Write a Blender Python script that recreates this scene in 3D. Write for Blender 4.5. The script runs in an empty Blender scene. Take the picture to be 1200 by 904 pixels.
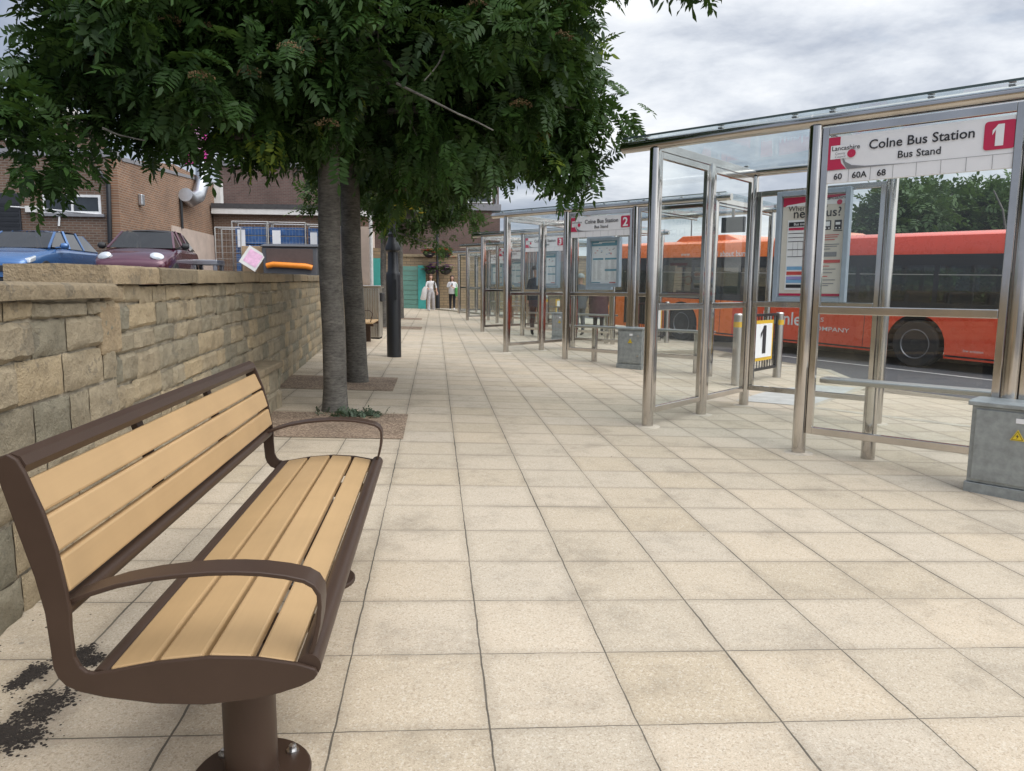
import bpy, bmesh, math, random
import numpy as np
from mathutils import Vector, Matrix, noise as mnoise
random.seed(7); rng = np.random.default_rng(7)
SC = bpy.context.scene
COL = SC.collection
R = math.radians
PI = math.pi

# ------------------------------------------------------------------ camera model (1200 x 904 photo)
CF = Vector((0.10247283, 0.98631516, -0.12915774))
CR = Vector((0.99471576, -0.10242760, 0.00701040))
CU = Vector((0.00631486, 0.12919362, 0.99159928))
CO = Vector((0, 0, 1.28)); FPX = 863.26
def ray(px, py): return CF + CR*((px-600)/FPX) - CU*((py-452)/FPX)
def W(px, py, Y):                      # the point on a pixel's ray at depth Y
    d = ray(px, py); return CO + d*(Y/d.y)
def gz(X, Y):                          # ground height: cross-fall to the road, slight rise along the walk
    Xc = min(max(X, -4.0), 4.6); z = -.0332*Xc
    if X > 4.6: z -= .012*min(X-4.6, 12)
    t = min(Y, 46)-5.0
    return z + .00756*(t+math.sqrt(t*t+4))/2
def G(px, py):
    d = ray(px, py); t = 1.0
    for i in range(4000):
        P = CO+d*t
        if P.z < gz(P.x, P.y): break
        t += .02 if t < 30 else .05
    return Vector((P.x, P.y, gz(P.x, P.y)))

# ------------------------------------------------------------------ mesh builder
class MB:
    def __init__(s): s.V = []; s.F = []; s.M = []; s.T = []; s.m = 0; s.t = .5; s.X = None
    def v(s, p):
        p = Vector(p)
        if s.X is not None: p = s.X @ p
        s.V.append(p); return len(s.V)-1
    def f(s, idx): s.F.append(tuple(idx)); s.M.append(s.m); s.T.append(s.t)
    def poly(s, pts): s.f([s.v(p) for p in pts])
    def box(s, a, b, taper=None):
        x0,y0,z0 = a; x1,y1,z1 = b
        i = [s.v(p) for p in ((x0,y0,z0),(x1,y0,z0),(x1,y1,z0),(x0,y1,z0),(x0,y0,z1),(x1,y0,z1),(x1,y1,z1),(x0,y1,z1))]
        for q in ((0,3,2,1),(4,5,6,7),(0,1,5,4),(1,2,6,5),(2,3,7,6),(3,0,4,7)): s.f([i[k] for k in q])
    def cbox(s, c, d): s.box([c[k]-d[k]/2 for k in range(3)], [c[k]+d[k]/2 for k in range(3)])
    def bar(s, p0, p1, w, h, up=(0,0,1)):      # box along a line
        p0, p1 = Vector(p0), Vector(p1); d = (p1-p0).normalized(); sd = d.cross(Vector(up))
        if sd.length < 1e-5: sd = d.cross(Vector((1,0,0)))
        sd.normalize(); u2 = sd.cross(d)
        i = []
        for p in (p0, p1):
            for a, b in ((-1,-1),(1,-1),(1,1),(-1,1)): i.append(s.v(p+sd*(a*w/2)+u2*(b*h/2)))
        for q in ((0,1,2,3),(7,6,5,4),(0,4,5,1),(1,5,6,2),(2,6,7,3),(3,7,4,0)): s.f([i[k] for k in q])
    def path(s, pts, r, seg=12, caps=True, flat=None, up=None):   # tube (or flat=(w,h) strip) along points, r a number or a list
        pts = [Vector(p) for p in pts]; n = len(pts)
        rs = r if isinstance(r, (list, tuple)) else [r]*n
        tan = [(pts[min(i+1,n-1)]-pts[max(i-1,0)]).normalized() for i in range(n)]
        ref = Vector(up) if up else (Vector((0,0,1)) if abs(tan[0].z) < .95 else Vector((1,0,0)))
        rings = []
        for i in range(n):
            sd = tan[i].cross(ref)
            if sd.length < 1e-4: sd = tan[i].cross(Vector((0,1,0)))
            sd.normalize(); u2 = sd.cross(tan[i]).normalized(); ref = u2 if not up else ref
            ring = []
            if flat:
                for a, b in ((-1,-1),(1,-1),(1,1),(-1,1)): ring.append(s.v(pts[i]+sd*(a*flat[0]/2)+u2*(b*flat[1]/2)))
            else:
                for k in range(seg):
                    a = 2*PI*k/seg; ring.append(s.v(pts[i]+(sd*math.cos(a)+u2*math.sin(a))*rs[i]))
            rings.append(ring)
        m = len(rings[0])
        for i in range(n-1):
            for k in range(m): s.f((rings[i][k], rings[i][(k+1)%m], rings[i+1][(k+1)%m], rings[i+1][k]))
        if caps: s.f(rings[0][::-1]); s.f(rings[-1])
    def tube(s, p0, p1, r, seg=14): s.path([p0, p1], r, seg)
    def lathe(s, c, prof, seg=20, axis='z', caps=True):
        c = Vector(c); rings = []
        for r, h in prof:
            ring = []
            for k in range(seg):
                a = 2*PI*k/seg; x, y = r*math.cos(a), r*math.sin(a)
                p = {'z': (x,y,h), 'y': (x,h,y), 'x': (h,x,y)}[axis]
                ring.append(s.v(c+Vector(p)))
            rings.append(ring)
        for i in range(len(rings)-1):
            for k in range(seg): s.f((rings[i][k], rings[i][(k+1)%seg], rings[i+1][(k+1)%seg], rings[i+1][k]))
        if caps: s.f(rings[0][::-1]); s.f(rings[-1])
    def prism(s, prof, y0, y1, ax='y'):        # outline (a,b) pushed along an axis
        def P(a, b, t): return {'y': (a,t,b), 'x': (t,a,b), 'z': (a,b,t)}[ax]
        A = [s.v(P(a,b,y0)) for a,b in prof]; B = [s.v(P(a,b,y1)) for a,b in prof]; n = len(prof)
        s.f(A); s.f(B[::-1])
        for k in range(n): s.f((A[k], B[k], B[(k+1)%n], A[(k+1)%n]))
    def text(s, body, size, org, xd=(1,0,0), yd=(0,0,1), bold=0.0, align='LEFT', sx=1.0):
        if body == '1':
            org, xd, yd = Vector(org), Vector(xd), Vector(yd); w = .075+bold*1.6
            s.poly([org+xd*(a*size)+yd*(b*size) for a, b in ((.14-2*w,0),(.14,0),(.14,.72),(.14-1.5*w,.72),(.14-2.1*w,.62),(-.20,.53),(-.20,.53-1.3*w),(.14-2*w,.55))]); return
        cu = bpy.data.curves.new('t', 'FONT'); cu.body = body; cu.size = size; cu.offset = bold*size; cu.align_x = align; cu.resolution_u = 3
        o = bpy.data.objects.new('t', cu); COL.objects.link(o)
        dg = bpy.context.evaluated_depsgraph_get(); me = bpy.data.meshes.new_from_object(o.evaluated_get(dg))
        org, xd, yd = Vector(org), Vector(xd), Vector(yd); b = len(s.V)
        for vv in me.vertices: s.v(org+xd*(vv.co.x*sx)+yd*vv.co.y)
        for p in me.polygons: s.f([b+i for i in p.vertices])
        bpy.data.objects.remove(o); bpy.data.curves.remove(cu); bpy.data.meshes.remove(me)
    def build(s, name, mats, parent=None, smooth=False, bev=0, fix=True, loc=None, rot=None):
        me = bpy.data.meshes.new(name); me.from_pydata([tuple(p) for p in s.V], [], s.F)
        for m in (mats if isinstance(mats, (list, tuple)) else [mats]): me.materials.append(m)
        me.polygons.foreach_set('material_index', s.M)
        a = me.attributes.new('tone', 'FLOAT', 'FACE'); a.data.foreach_set('value', s.T)
        if fix:
            bm = bmesh.new(); bm.from_mesh(me); bmesh.ops.recalc_face_normals(bm, faces=bm.faces); bm.to_mesh(me); bm.free()
        if smooth:
            me.polygons.foreach_set('use_smooth', [True]*len(me.polygons)); me.set_sharp_from_angle(angle=R(38))
        o = bpy.data.objects.new(name, me); COL.objects.link(o)
        if parent: o.parent = parent
        if loc: o.location = loc
        if rot: o.rotation_euler = rot
        if bev:
            b = o.modifiers.new('bevel', 'BEVEL'); b.width = bev; b.segments = 2; b.limit_method = 'ANGLE'
        return o

def tag(o, label=None, cat=None, group=None, kind=None):
    if label: o['label'] = label
    if cat: o['category'] = cat
    if group: o['group'] = group
    if kind: o['kind'] = kind
    return o
def empty(name, loc, rz=0):
    o = bpy.data.objects.new(name, None); COL.objects.link(o); o.location = loc; o.rotation_euler = (0,0,rz); o.empty_display_size = .2
    return o
def copy_tree(o, parent=None):
    c = o.copy(); COL.objects.link(c); c.parent = parent
    for ch in list(o.children): copy_tree(ch, c)
    return c

# ------------------------------------------------------------------ materials
class NT:
    def __init__(s, name):
        s.mat = bpy.data.materials.new(name); s.mat.use_nodes = True; s.t = s.mat.node_tree; s.b = s.t.nodes['Principled BSDF']; s.out = s.t.nodes['Material Output']
    def n(s, typ, **k):
        nd = s.t.nodes.new(typ)
        for a, b in k.items(): setattr(nd, a, b)
        return nd
    def l(s, a, b): s.t.links.new(a, b)
    def val(s, sock, x):
        if hasattr(x, 'is_output'): s.l(x, sock)
        else: sock.default_value = x
    def math(s, op, a, b=0.0, c=0.0, clamp=False):
        nd = s.n('ShaderNodeMath', operation=op, use_clamp=clamp)
        for i, x in enumerate((a, b, c)): s.val(nd.inputs[i], x)
        return nd.outputs[0]
    def mix(s, f, a, b, mode='MIX'):
        nd = s.n('ShaderNodeMix', data_type='RGBA', blend_type=mode); s.val(nd.inputs[0], f)
        s.val(nd.inputs[6], a if hasattr(a,'is_output') else (*a[:3],1)); s.val(nd.inputs[7], b if hasattr(b,'is_output') else (*b[:3],1))
        return nd.outputs[2]
    def noise(s, scale, detail=4, rough=.55, vec=None):
        nd = s.n('ShaderNodeTexNoise'); nd.inputs['Scale'].default_value = scale; nd.inputs['Detail'].default_value = detail; nd.inputs['Roughness'].default_value = rough
        if vec: s.l(vec, nd.inputs['Vector'])
        return nd.outputs['Fac']
    def ramp(s, f, stops):
        nd = s.n('ShaderNodeValToRGB'); s.l(f, nd.inputs[0]); e = nd.color_ramp.elements
        while len(e) < len(stops): e.new(.5)
        for i, (p, c) in enumerate(stops): e[i].position = p; e[i].color = (*c[:3],1) if not isinstance(c, float) else (c,c,c,1)
        return nd.outputs[0]
    def co(s, which='Object'): return s.n('ShaderNodeTexCoord').outputs[which]
    def attr(s, name='tone'): return s.n('ShaderNodeAttribute', attribute_name=name).outputs['Fac']
    def bump(s, h, strength=.3, dist=.01):
        nd = s.n('ShaderNodeBump'); nd.inputs['Strength'].default_value = strength; nd.inputs['Distance'].default_value = dist
        s.l(h, nd.inputs['Height']); s.l(nd.outputs[0], s.b.inputs['Normal'])
    def set(s, **k):
        for a, x in k.items(): s.val(s.b.inputs[a.replace('_',' ')], (*x,1) if isinstance(x, tuple) and len(x) == 3 else x)

def simple(name, col, rough=.5, metal=0., var=.12, scale=8, bump=0., bscale=60, spec=.5, coat=0.):
    m = NT(name); c = m.co()
    n = m.noise(scale, 5, .6, c)
    f = m.ramp(n, [(.3, 1-var), (.7, 1+var)])
    cc = m.mix(1.0, col, f, 'MULTIPLY'); m.l(cc, m.b.inputs['Base Color'])
    r = m.math('ADD', rough-.06, m.math('MULTIPLY', n, .12)); m.l(r, m.b.inputs['Roughness'])
    m.set(Metallic=metal); m.b.inputs['Specular IOR Level'].default_value = spec
    if coat: m.b.inputs['Coat Weight'].default_value = coat; m.b.inputs['Coat Roughness'].default_value = .05
    if bump: m.bump(m.noise(bscale, 4, .6, c), bump, .01)
    return m.mat
def glass(name, tint=(.93,.96,.96), refl=1.0, rough=.015, ior=1.45, dirt=.02):
    m = NT(name); m.t.nodes.remove(m.b)
    tr = m.n('ShaderNodeBsdfTransparent'); tr.inputs[0].default_value = (*tint,1)
    gl = m.n('ShaderNodeBsdfGlossy'); gl.inputs['Roughness'].default_value = rough; gl.inputs[0].default_value = (1,1,1,1)
    df = m.n('ShaderNodeBsdfDiffuse'); df.inputs[0].default_value = (.6,.62,.6,1)
    lw = m.n('ShaderNodeLayerWeight'); lw.inputs[0].default_value = .5; f0 = ((ior-1)/(ior+1))**2*1.2
    f = m.math('MULTIPLY', m.math('MULTIPLY_ADD', m.math('POWER', lw.outputs['Facing'], 4.5), 1-f0, f0), refl, clamp=True)
    m1 = m.n('ShaderNodeMixShader'); m.l(f, m1.inputs[0]); m.l(tr.outputs[0], m1.inputs[1]); m.l(gl.outputs[0], m1.inputs[2])
    m2 = m.n('ShaderNodeMixShader'); m.l(m.math('MULTIPLY', m.noise(3, 5, .65, m.co()), dirt*2), m2.inputs[0]); m.l(m1.outputs[0], m2.inputs[1]); m.l(df.outputs[0], m2.inputs[2])
    m.l(m2.outputs[0], m.out.inputs[0]); return m.mat
def swz(m, ax):       # object coords as (along, height, 0)
    sp = m.n('ShaderNodeSeparateXYZ'); m.l(m.co(), sp.inputs[0]); cb = m.n('ShaderNodeCombineXYZ')
    m.l(sp.outputs[ax], cb.inputs[0]); m.l(sp.outputs[2], cb.inputs[1]); return cb.outputs[0]
def brick(name, c1, c2, mortar, ax=0, bw=.225, bh=.075, ms=.012, dark=.25):
    m = NT(name); v = swz(m, ax); b = m.n('ShaderNodeTexBrick'); m.l(v, b.inputs['Vector'])
    b.inputs['Scale'].default_value = 1; b.inputs['Brick Width'].default_value = bw; b.inputs['Row Height'].default_value = bh; b.inputs['Mortar Size'].default_value = ms
    b.inputs['Color1'].default_value = (*c1,1); b.inputs['Color2'].default_value = (*c2,1); b.inputs['Mortar'].default_value = (*mortar,1); b.inputs['Bias'].default_value = 0
    n = m.noise(.7, 6, .65, m.co()); c = m.mix(1.0, b.outputs['Color'], m.ramp(n, [(.3, 1-dark), (.7, 1+dark*.6)]), 'MULTIPLY')
    m.l(c, m.b.inputs['Base Color']); m.set(Roughness=.9); m.bump(m.math('SUBTRACT', 1, b.outputs['Fac']), .4, .01); return m.mat

def paving_mat():
    m = NT('buff_paving'); c = m.co(); S = .45
    wn = m.n('ShaderNodeTexNoise'); wn.inputs['Scale'].default_value = 9; wn.inputs['Detail'].default_value = 3; m.l(c, wn.inputs['Vector'])
    off = m.n('ShaderNodeVectorMath', operation='MULTIPLY_ADD'); m.l(wn.outputs['Color'], off.inputs[0]); off.inputs[1].default_value = (.010,.010,0); m.l(c, off.inputs[2])
    sp = m.n('ShaderNodeSeparateXYZ'); m.l(off.outputs[0], sp.inputs[0])
    ax = m.math('DIVIDE', m.math('SUBTRACT', sp.outputs[0], .1505-450*S+.005), S); ay = m.math('DIVIDE', m.math('SUBTRACT', sp.outputs[1], 2.0158-450*S+.005), S)
    ix, iy = m.math('FLOOR', ax), m.math('FLOOR', ay)
    def edge(a):
        f = m.math('FRACT', a); return m.math('MULTIPLY', m.math('MINIMUM', f, m.math('SUBTRACT', 1, f)), S)
    dx, dy = edge(ax), edge(ay); d = m.math('MINIMUM', dx, dy)
    cb = m.n('ShaderNodeCombineXYZ'); m.l(ix, cb.inputs[0]); m.l(iy, cb.inputs[1])
    wh = m.n('ShaderNodeTexWhiteNoise', noise_dimensions='2D'); m.l(cb.outputs[0], wh.inputs['Vector'])
    wc = m.n('ShaderNodeSeparateColor'); m.l(wh.outputs['Color'], wc.inputs[0])
    agg = m.noise(260, 3, .7, c); spk = m.n('ShaderNodeTexVoronoi'); spk.inputs['Scale'].default_value = 170; m.l(c, spk.inputs['Vector'])
    base = m.mix(wc.outputs[0], (.438,.366,.268), (.505,.422,.318)); base = m.mix(m.math('MULTIPLY', wc.outputs[1], .55), base, (.455,.405,.335))
    gr = m.ramp(agg, [(.28, .72), (.5, 1.0), (.74, 1.28)]); base = m.mix(1.0, base, gr, 'MULTIPLY')
    sc = m.n('ShaderNodeSeparateColor'); m.l(spk.outputs['Color'], sc.inputs[0])
    base = m.mix(m.math('MULTIPLY', m.math('GREATER_THAN', sc.outputs[0], .86), .35), base, (.24,.18,.12)); base = m.mix(m.math('MULTIPLY', m.math('LESS_THAN', sc.outputs[1], .12), .4), base, (.62,.57,.48))
    blot = m.noise(2.2, 6, .7, c); base = m.mix(1.0, base, m.ramp(blot, [(.30,.76),(.48,1.0),(.75,1.08)]), 'MULTIPLY')
    st = m.noise(6.5, 5, .75, c); base = m.mix(m.math('MULTIPLY', m.math('MULTIPLY', m.math('SUBTRACT', st, .60), 3.0, clamp=True), .42), base, (.17,.155,.13))
    gum = m.n('ShaderNodeTexVoronoi', feature='F1'); gum.inputs['Scale'].default_value = 2.1; m.l(c, gum.inputs['Vector']); base = m.mix(m.math('MULTIPLY', m.math('LESS_THAN', gum.outputs['Distance'], .028), .6), base, (.16,.15,.13))
    for px, py, r in ((25,862,.16),(62,825,.13),(42,792,.10),(100,772,.10)):      # soil washed into the slabs
        g = G(px,py); dv = m.n('ShaderNodeVectorMath', operation='DISTANCE'); m.l(c, dv.inputs[0]); dv.inputs[1].default_value = g
        f = m.math('MULTIPLY', m.math('SUBTRACT', 1, m.math('DIVIDE', dv.outputs['Value'], r), clamp=True), m.math('MULTIPLY', st, 1.5), clamp=True); base = m.mix(m.math('MULTIPLY', f, .85), base, (.10,.085,.068))
    wn1 = m.noise(1.3, 4, .65, c)
    ed = m.math('SUBTRACT', 1, m.math('DIVIDE', d, .05), clamp=True); base = m.mix(m.math('MULTIPLY', m.math('MULTIPLY', ed, wn1), .55), base, (.20,.17,.13))
    wid = m.math('ADD', .0004, m.math('MULTIPLY', m.math('POWER', wn1, 1.7), .0082))
    j = m.math('MAXIMUM', m.math('LESS_THAN', dx, wid), m.math('LESS_THAN', dy, m.math('MULTIPLY', wid, .72))); jf = m.math('MULTIPLY', j, m.math('MULTIPLY_ADD', m.noise(4, 4, .7, c), .7, .5), clamp=True)
    base = m.mix(jf, base, (.065,.057,.046)); m.l(base, m.b.inputs['Base Color']); m.set(Roughness=.88); m.b.inputs['Specular IOR Level'].default_value = .3
    h = m.math('ADD', m.math('MULTIPLY', agg, .25), m.math('MULTIPLY', m.math('SUBTRACT', 1, j), 1.0)); m.bump(h, .35, .004)
    return m.mat
def stone_mat(name, a, b, c3, scale=1.):
    m = NT(name); t = m.attr(); c = m.co()
    base = m.ramp(t, [(0., a), (.45, b), (1., c3)])
    n = m.noise(7*scale, 8, .68, c); base = m.mix(1.0, base, m.ramp(n, [(.28,.70),(.5,1.0),(.76,1.2)]), 'MULTIPLY')
    n2 = m.noise(2.3*scale, 5, .7, c); base = m.mix(m.math('MULTIPLY', m.math('GREATER_THAN', n2, .60), .35), base, (.10,.095,.08))
    n3 = m.noise(26*scale, 4, .7, c); base = m.mix(m.math('MULTIPLY', m.math('MULTIPLY', m.math('SUBTRACT', n3, .56), 6.0, clamp=True), .55), base, (.11,.10,.08))
    m.l(base, m.b.inputs['Base Color']); m.set(Roughness=.93); m.bump(m.math('ADD', m.math('ADD', n, m.math('MULTIPLY', n3, .5)), m.math('MULTIPLY', m.noise(70, 5, .7, c), .35)), 1.0, .025); return m.mat
def leaf_mat(name, dark, mid, light, trans=.25):
    m = NT(name); t = m.attr(); base = m.ramp(t, [(0., dark), (.55, mid), (.9, mid), (1., light)])
    m.l(base, m.b.inputs['Base Color']); m.set(Roughness=.5); m.b.inputs['Specular IOR Level'].default_value = .25
    tl = m.n('ShaderNodeBsdfTranslucent'); m.l(m.mix(.5, base, (.10,.16,.02)), tl.inputs[0]); mx = m.n('ShaderNodeMixShader'); mx.inputs[0].default_value = trans
    m.l(m.b.outputs[0], mx.inputs[1]); m.l(tl.outputs[0], mx.inputs[2]); m.l(mx.outputs[0], m.out.inputs[0]); return m.mat
def bark_mat():
    m = NT('rowan_bark'); c = m.co(); mp = m.n('ShaderNodeMapping'); mp.inputs['Scale'].default_value = (9,9,34); m.l(c, mp.inputs[0])
    n = m.noise(1.6, 6, .7, mp.outputs[0]); n2 = m.noise(5, 5, .6, c)
    base = m.ramp(n, [(.30,(.055,.05,.045)),(.5,(.125,.115,.10)),(.66,(.17,.16,.14)),(.72,(.30,.28,.25))]); base = m.mix(1., base, m.ramp(n2, [(.3,.6),(.7,1.2)]), 'MULTIPLY')
    m.l(base, m.b.inputs['Base Color']); m.set(Roughness=.85); m.bump(n, .7, .01); return m.mat
def steel_mat(name='stainless_steel', col=(.58,.555,.53), rough=.11, dirt=.6):
    m = NT(name); c = m.co(); mp = m.n('ShaderNodeMapping'); mp.inputs['Scale'].default_value = (14,14,.6); m.l(c, mp.inputs[0])
    n = m.noise(3, 5, .6, mp.outputs[0]); n2 = m.noise(2.2, 5, .65, c)
    base = m.mix(1., col, m.ramp(n2, [(.25,1-.35*dirt),(.7,1.05)]), 'MULTIPLY')
    m.l(base, m.b.inputs['Base Color']); m.set(Metallic=1.0); m.l(m.math('ADD', rough-.05, m.math('MULTIPLY', n, .14)), m.b.inputs['Roughness']); m.bump(n2, .05, .01); return m.mat
def wood_mat():
    m = NT('oiled_slat_timber'); c = m.co(); mp = m.n('ShaderNodeMapping'); mp.inputs['Scale'].default_value = (60,2.2,60); m.l(c, mp.inputs[0])
    n = m.noise(1., 6, .6, mp.outputs[0]); n2 = m.noise(3, 4, .6, c); t = m.attr()
    base = m.mix(t, (.40,.262,.128), (.44,.292,.148)); base = m.mix(1., base, m.ramp(n, [(.25,.97),(.6,1.015)]), 'MULTIPLY'); base = m.mix(1., base, m.ramp(n2, [(.25,.9),(.7,1.05)]), 'MULTIPLY')
    m.l(base, m.b.inputs['Base Color']); m.set(Roughness=.52); m.bump(n, .12, .004); return m.mat
def asphalt_mat(name, col, tint=.2):
    m = NT(name); c = m.co(); n = m.noise(120, 3, .7, c); n2 = m.noise(.6, 6, .65, c)
    b = m.mix(1., col, m.ramp(n, [(.3,.65),(.7,1.4)]), 'MULTIPLY'); b = m.mix(1., b, m.ramp(n2, [(.3,1-tint),(.7,1+tint)]), 'MULTIPLY')
    m.l(b, m.b.inputs['Base Color']); m.set(Roughness=.9); m.bump(n, .5, .006); return m.mat

M = dict(
 pave=paving_mat(), asphalt=asphalt_mat('road_asphalt', (.075,.075,.08)), carpark=asphalt_mat('car_park_asphalt', (.11,.105,.10)),
 stone=stone_mat('sandstone_blocks', (.225,.205,.15), (.325,.27,.185), (.43,.335,.205)), coping=stone_mat('sandstone_coping', (.23,.185,.12), (.30,.235,.15), (.37,.28,.172), 1.4),
 mortar=simple('wall_mortar', (.44,.38,.285), .95, var=.4, bump=.5), farstone=brick('yellow_stone_courses', (.36,.26,.155), (.27,.20,.13), (.16,.13,.09), 0, .42, .14, .012),
 farstone_y=brick('yellow_stone_courses_side', (.36,.26,.155), (.27,.20,.13), (.16,.13,.09), 1, .42, .14, .012),
 bark=bark_mat(), leaf=leaf_mat('rowan_leaves', (.016,.038,.012), (.042,.092,.021), (.20,.27,.035), .24), leaf2=leaf_mat('ash_leaves', (.025,.05,.015), (.055,.10,.028), (.15,.21,.04), .35),
 hedge=leaf_mat('far_foliage', (.036,.072,.026), (.088,.15,.048), (.13,.19,.06)), berry=simple('rowan_berry_clusters', (.17,.115,.055), .8, var=.5, scale=40),
 steel=steel_mat(), steel_dull=steel_mat('brushed_steel', (.52,.50,.47), .34), wood=wood_mat(),
 brown=simple('brown_powder_coat', (.051,.031,.022), .42, var=.08, bump=.04, bscale=300, spec=.3), bolt=simple('zinc_bolt', (.6,.6,.6), .35, 1.),
 glass=glass('shelter_glass', (.92,.955,.95), 1.0, dirt=.02), roofglass=glass('roof_glass', (.87,.92,.94), .3, dirt=.05), tint=glass('bus_tinted_glass', (.55,.58,.58), 1.0, .02, 1.5, .02),
 carglass=glass('car_glass', (.10,.12,.12), 1.2, .02, 1.5, .02),
 galv=simple('galvanised_cabinet', (.30,.325,.325), .45, .35, var=.22, scale=14), white=simple('white_sign_face', (.80,.80,.81), .4, var=.03), crimson=simple('crimson_vinyl', (.50,.022,.075), .4, var=.03),
 black=simple('black_lettering', (.02,.02,.025), .5, var=.05), greyink=simple('grey_lettering', (.22,.22,.23), .5), frame=simple('grey_poster_frame', (.34,.40,.47), .4, .2, var=.06),
 cream=simple('poster_paper', (.66,.61,.53), .5, var=.03), teal=simple('teal_print', (.10,.28,.36), .5), bluep=simple('blue_print', (.20,.40,.62), .5), purplep=simple('violet_print', (.30,.26,.52), .5),
 frame_dark=simple('green_grey_edge', (.06,.09,.09), .3), redink=simple('red_print', (.55,.07,.06), .5), screen=simple('dark_screen', (.02,.022,.025), .2), blackm=simple('black_painted_metal', (.014,.016,.020), .38, var=.1, bump=.06, bscale=40),
 busred=simple('bus_red_paint', (.76,.064,.019), .28, var=.04, coat=.5), busorange=simple('bus_orange_paint', (.90,.19,.022), .28, var=.04, coat=.5), buswhite=simple('bus_white_lettering', (.80,.78,.74), .4),
 tyre=simple('tyre_rubber', (.018,.018,.019), .8, bump=.2), rim=simple('wheel_rim', (.23,.23,.24), .4, .6), hub=simple('wheel_hub', (.03,.03,.032), .5, .3), dark=simple('dark_void', (.012,.012,.013), .7), seatc=simple('bus_seat_cloth', (.05,.055,.07), .9),
 yellow=simple('yellow_band', (.68,.42,.03), .45, var=.05), warn=simple('warning_yellow', (.75,.55,.03), .45), bluepaint=simple('metallic_blue_paint', (.05,.14,.33), .25, .35, var=.04, coat=.8), maroon=simple('maroon_car_paint', (.085,.018,.038), .25, .3, var=.05, coat=.8),
 lamp=simple('headlamp_lens', (.62,.66,.70), .12, .3), plast=simple('black_plastic', (.02,.02,.022), .6), gravel=None, soil=simple('dark_soil', (.028,.022,.018), .95, var=.4, scale=60), weed=leaf_mat('weed_leaves', (.05,.075,.05), (.12,.16,.11), (.22,.26,.19)),
 brick_dark=brick('dark_brown_brick', (.12,.072,.052), (.17,.10,.068), (.20,.17,.14), 0), brick_side=brick('orange_brown_brick', (.27,.135,.075), (.19,.10,.063), (.30,.24,.18), 1), brick_low=brick('low_wing_brick', (.155,.088,.056), (.11,.066,.047), (.19,.15,.12), 0), brick_far=brick('far_purple_brick', (.12,.072,.06), (.155,.09,.075), (.15,.125,.11), 0),  # front facade is its own darker brick, the side wall a more orange one
 render=simple('pale_pink_render', (.52,.42,.36), .9, var=.12, scale=2), fascia=simple('white_fascia', (.66,.65,.63), .6, var=.1, scale=3), cladding=simple('grey_cladding', (.22,.22,.235), .7), slate=simple('dark_roof', (.06,.058,.06), .85, var=.25), duct=steel_mat('galvanised_duct', (.55,.57,.6), .38), pink=simple('magenta_banner', (.62,.05,.32), .5, var=.3, scale=3), pinkl=simple('pale_pink_print', (.75,.45,.62), .5, var=.2),
 window=simple('window_pane_dark', (.035,.042,.05), .12, var=.3, scale=1.5), door=simple('navy_shutter', (.022,.025,.032), .6), pvc=simple('white_window_frame', (.70,.70,.70), .5), bluep2=simple('blue_cage_panel', (.045,.12,.30), .5, var=.35), orange=simple('orange_plastic', (.80,.25,.02), .45, var=.1), bingrey=simple('grey_bin_plastic', (.085,.088,.098), .55), binbrown=simple('brown_bin_lid', (.09,.062,.055), .6), card=simple('cardboard', (.36,.25,.15), .85, var=.15),
 tealb=simple('teal_hoarding', (.12,.26,.22), .6, var=.1, scale=2), tealb2=simple('bright_teal_hoarding', (.05,.34,.32), .55, var=.08), kerb=simple('pale_kerb_stone', (.40,.36,.29), .9, var=.2, scale=5, bump=.3), tact=simple('pale_grey_tactile_slabs', (.40,.40,.38), .85, var=.15, scale=4, bump=.2), line=simple('road_paint_white', (.62,.61,.58), .7, var=.2, scale=5), hill=simple('distant_hillside', (.055,.075,.05), .95, var=.3, scale=.02), concrete=simple('post_footing_concrete', (.48,.42,.34), .9, var=.2, scale=20),
 skin=simple('skin', (.50,.29,.21), .5, var=.06), hairb=simple('dark_brown_hair', (.045,.026,.018), .6), hairg=simple('grey_hair', (.36,.35,.34), .7), hairr=simple('auburn_hair', (.10,.045,.025), .6),
 c_white=simple('white_cloth', (.68,.67,.68), .9, var=.08), c_cream=simple('off_white_trouser', (.44,.42,.43), .9, var=.2), c_black=simple('black_cloth', (.018,.018,.022), .9), c_grey=simple('slate_cloth', (.10,.105,.12), .9), c_maroon=simple('maroon_cloth', (.085,.028,.038), .9), c_navy=simple('navy_cloth', (.025,.03,.045), .9), green=simple('green_bag', (.10,.40,.11), .6, var=.3, scale=12),
 fl_red=simple('red_petals', (.62,.04,.03), .6, var=.3, scale=30), fl_pur=simple('purple_petals', (.26,.05,.33), .6, var=.3, scale=30), fl_yel=simple('yellow_petals', (.62,.50,.04), .6, var=.2, scale=30), fl_wh=simple('white_petals', (.7,.66,.6), .6))
def gravel():
    m = NT('resin_bound_gravel'); c = m.co(); v = m.n('ShaderNodeTexVoronoi'); v.inputs['Scale'].default_value = 75; m.l(c, v.inputs['Vector'])
    s = m.n('ShaderNodeSeparateColor'); m.l(v.outputs['Color'], s.inputs[0]); b = m.ramp(s.outputs[0], [(0,(.15,.10,.066)),(.5,(.27,.195,.135)),(1,(.42,.32,.235))]); n = m.noise(3, 5, .6, c)
    b = m.mix(1., b, m.ramp(n, [(.3,.75),(.7,1.1)]), 'MULTIPLY'); m.l(b, m.b.inputs['Base Color']); m.set(Roughness=.9); m.bump(v.outputs['Distance'], .8, .006); return m.mat
M['gravel'] = gravel()

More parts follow.
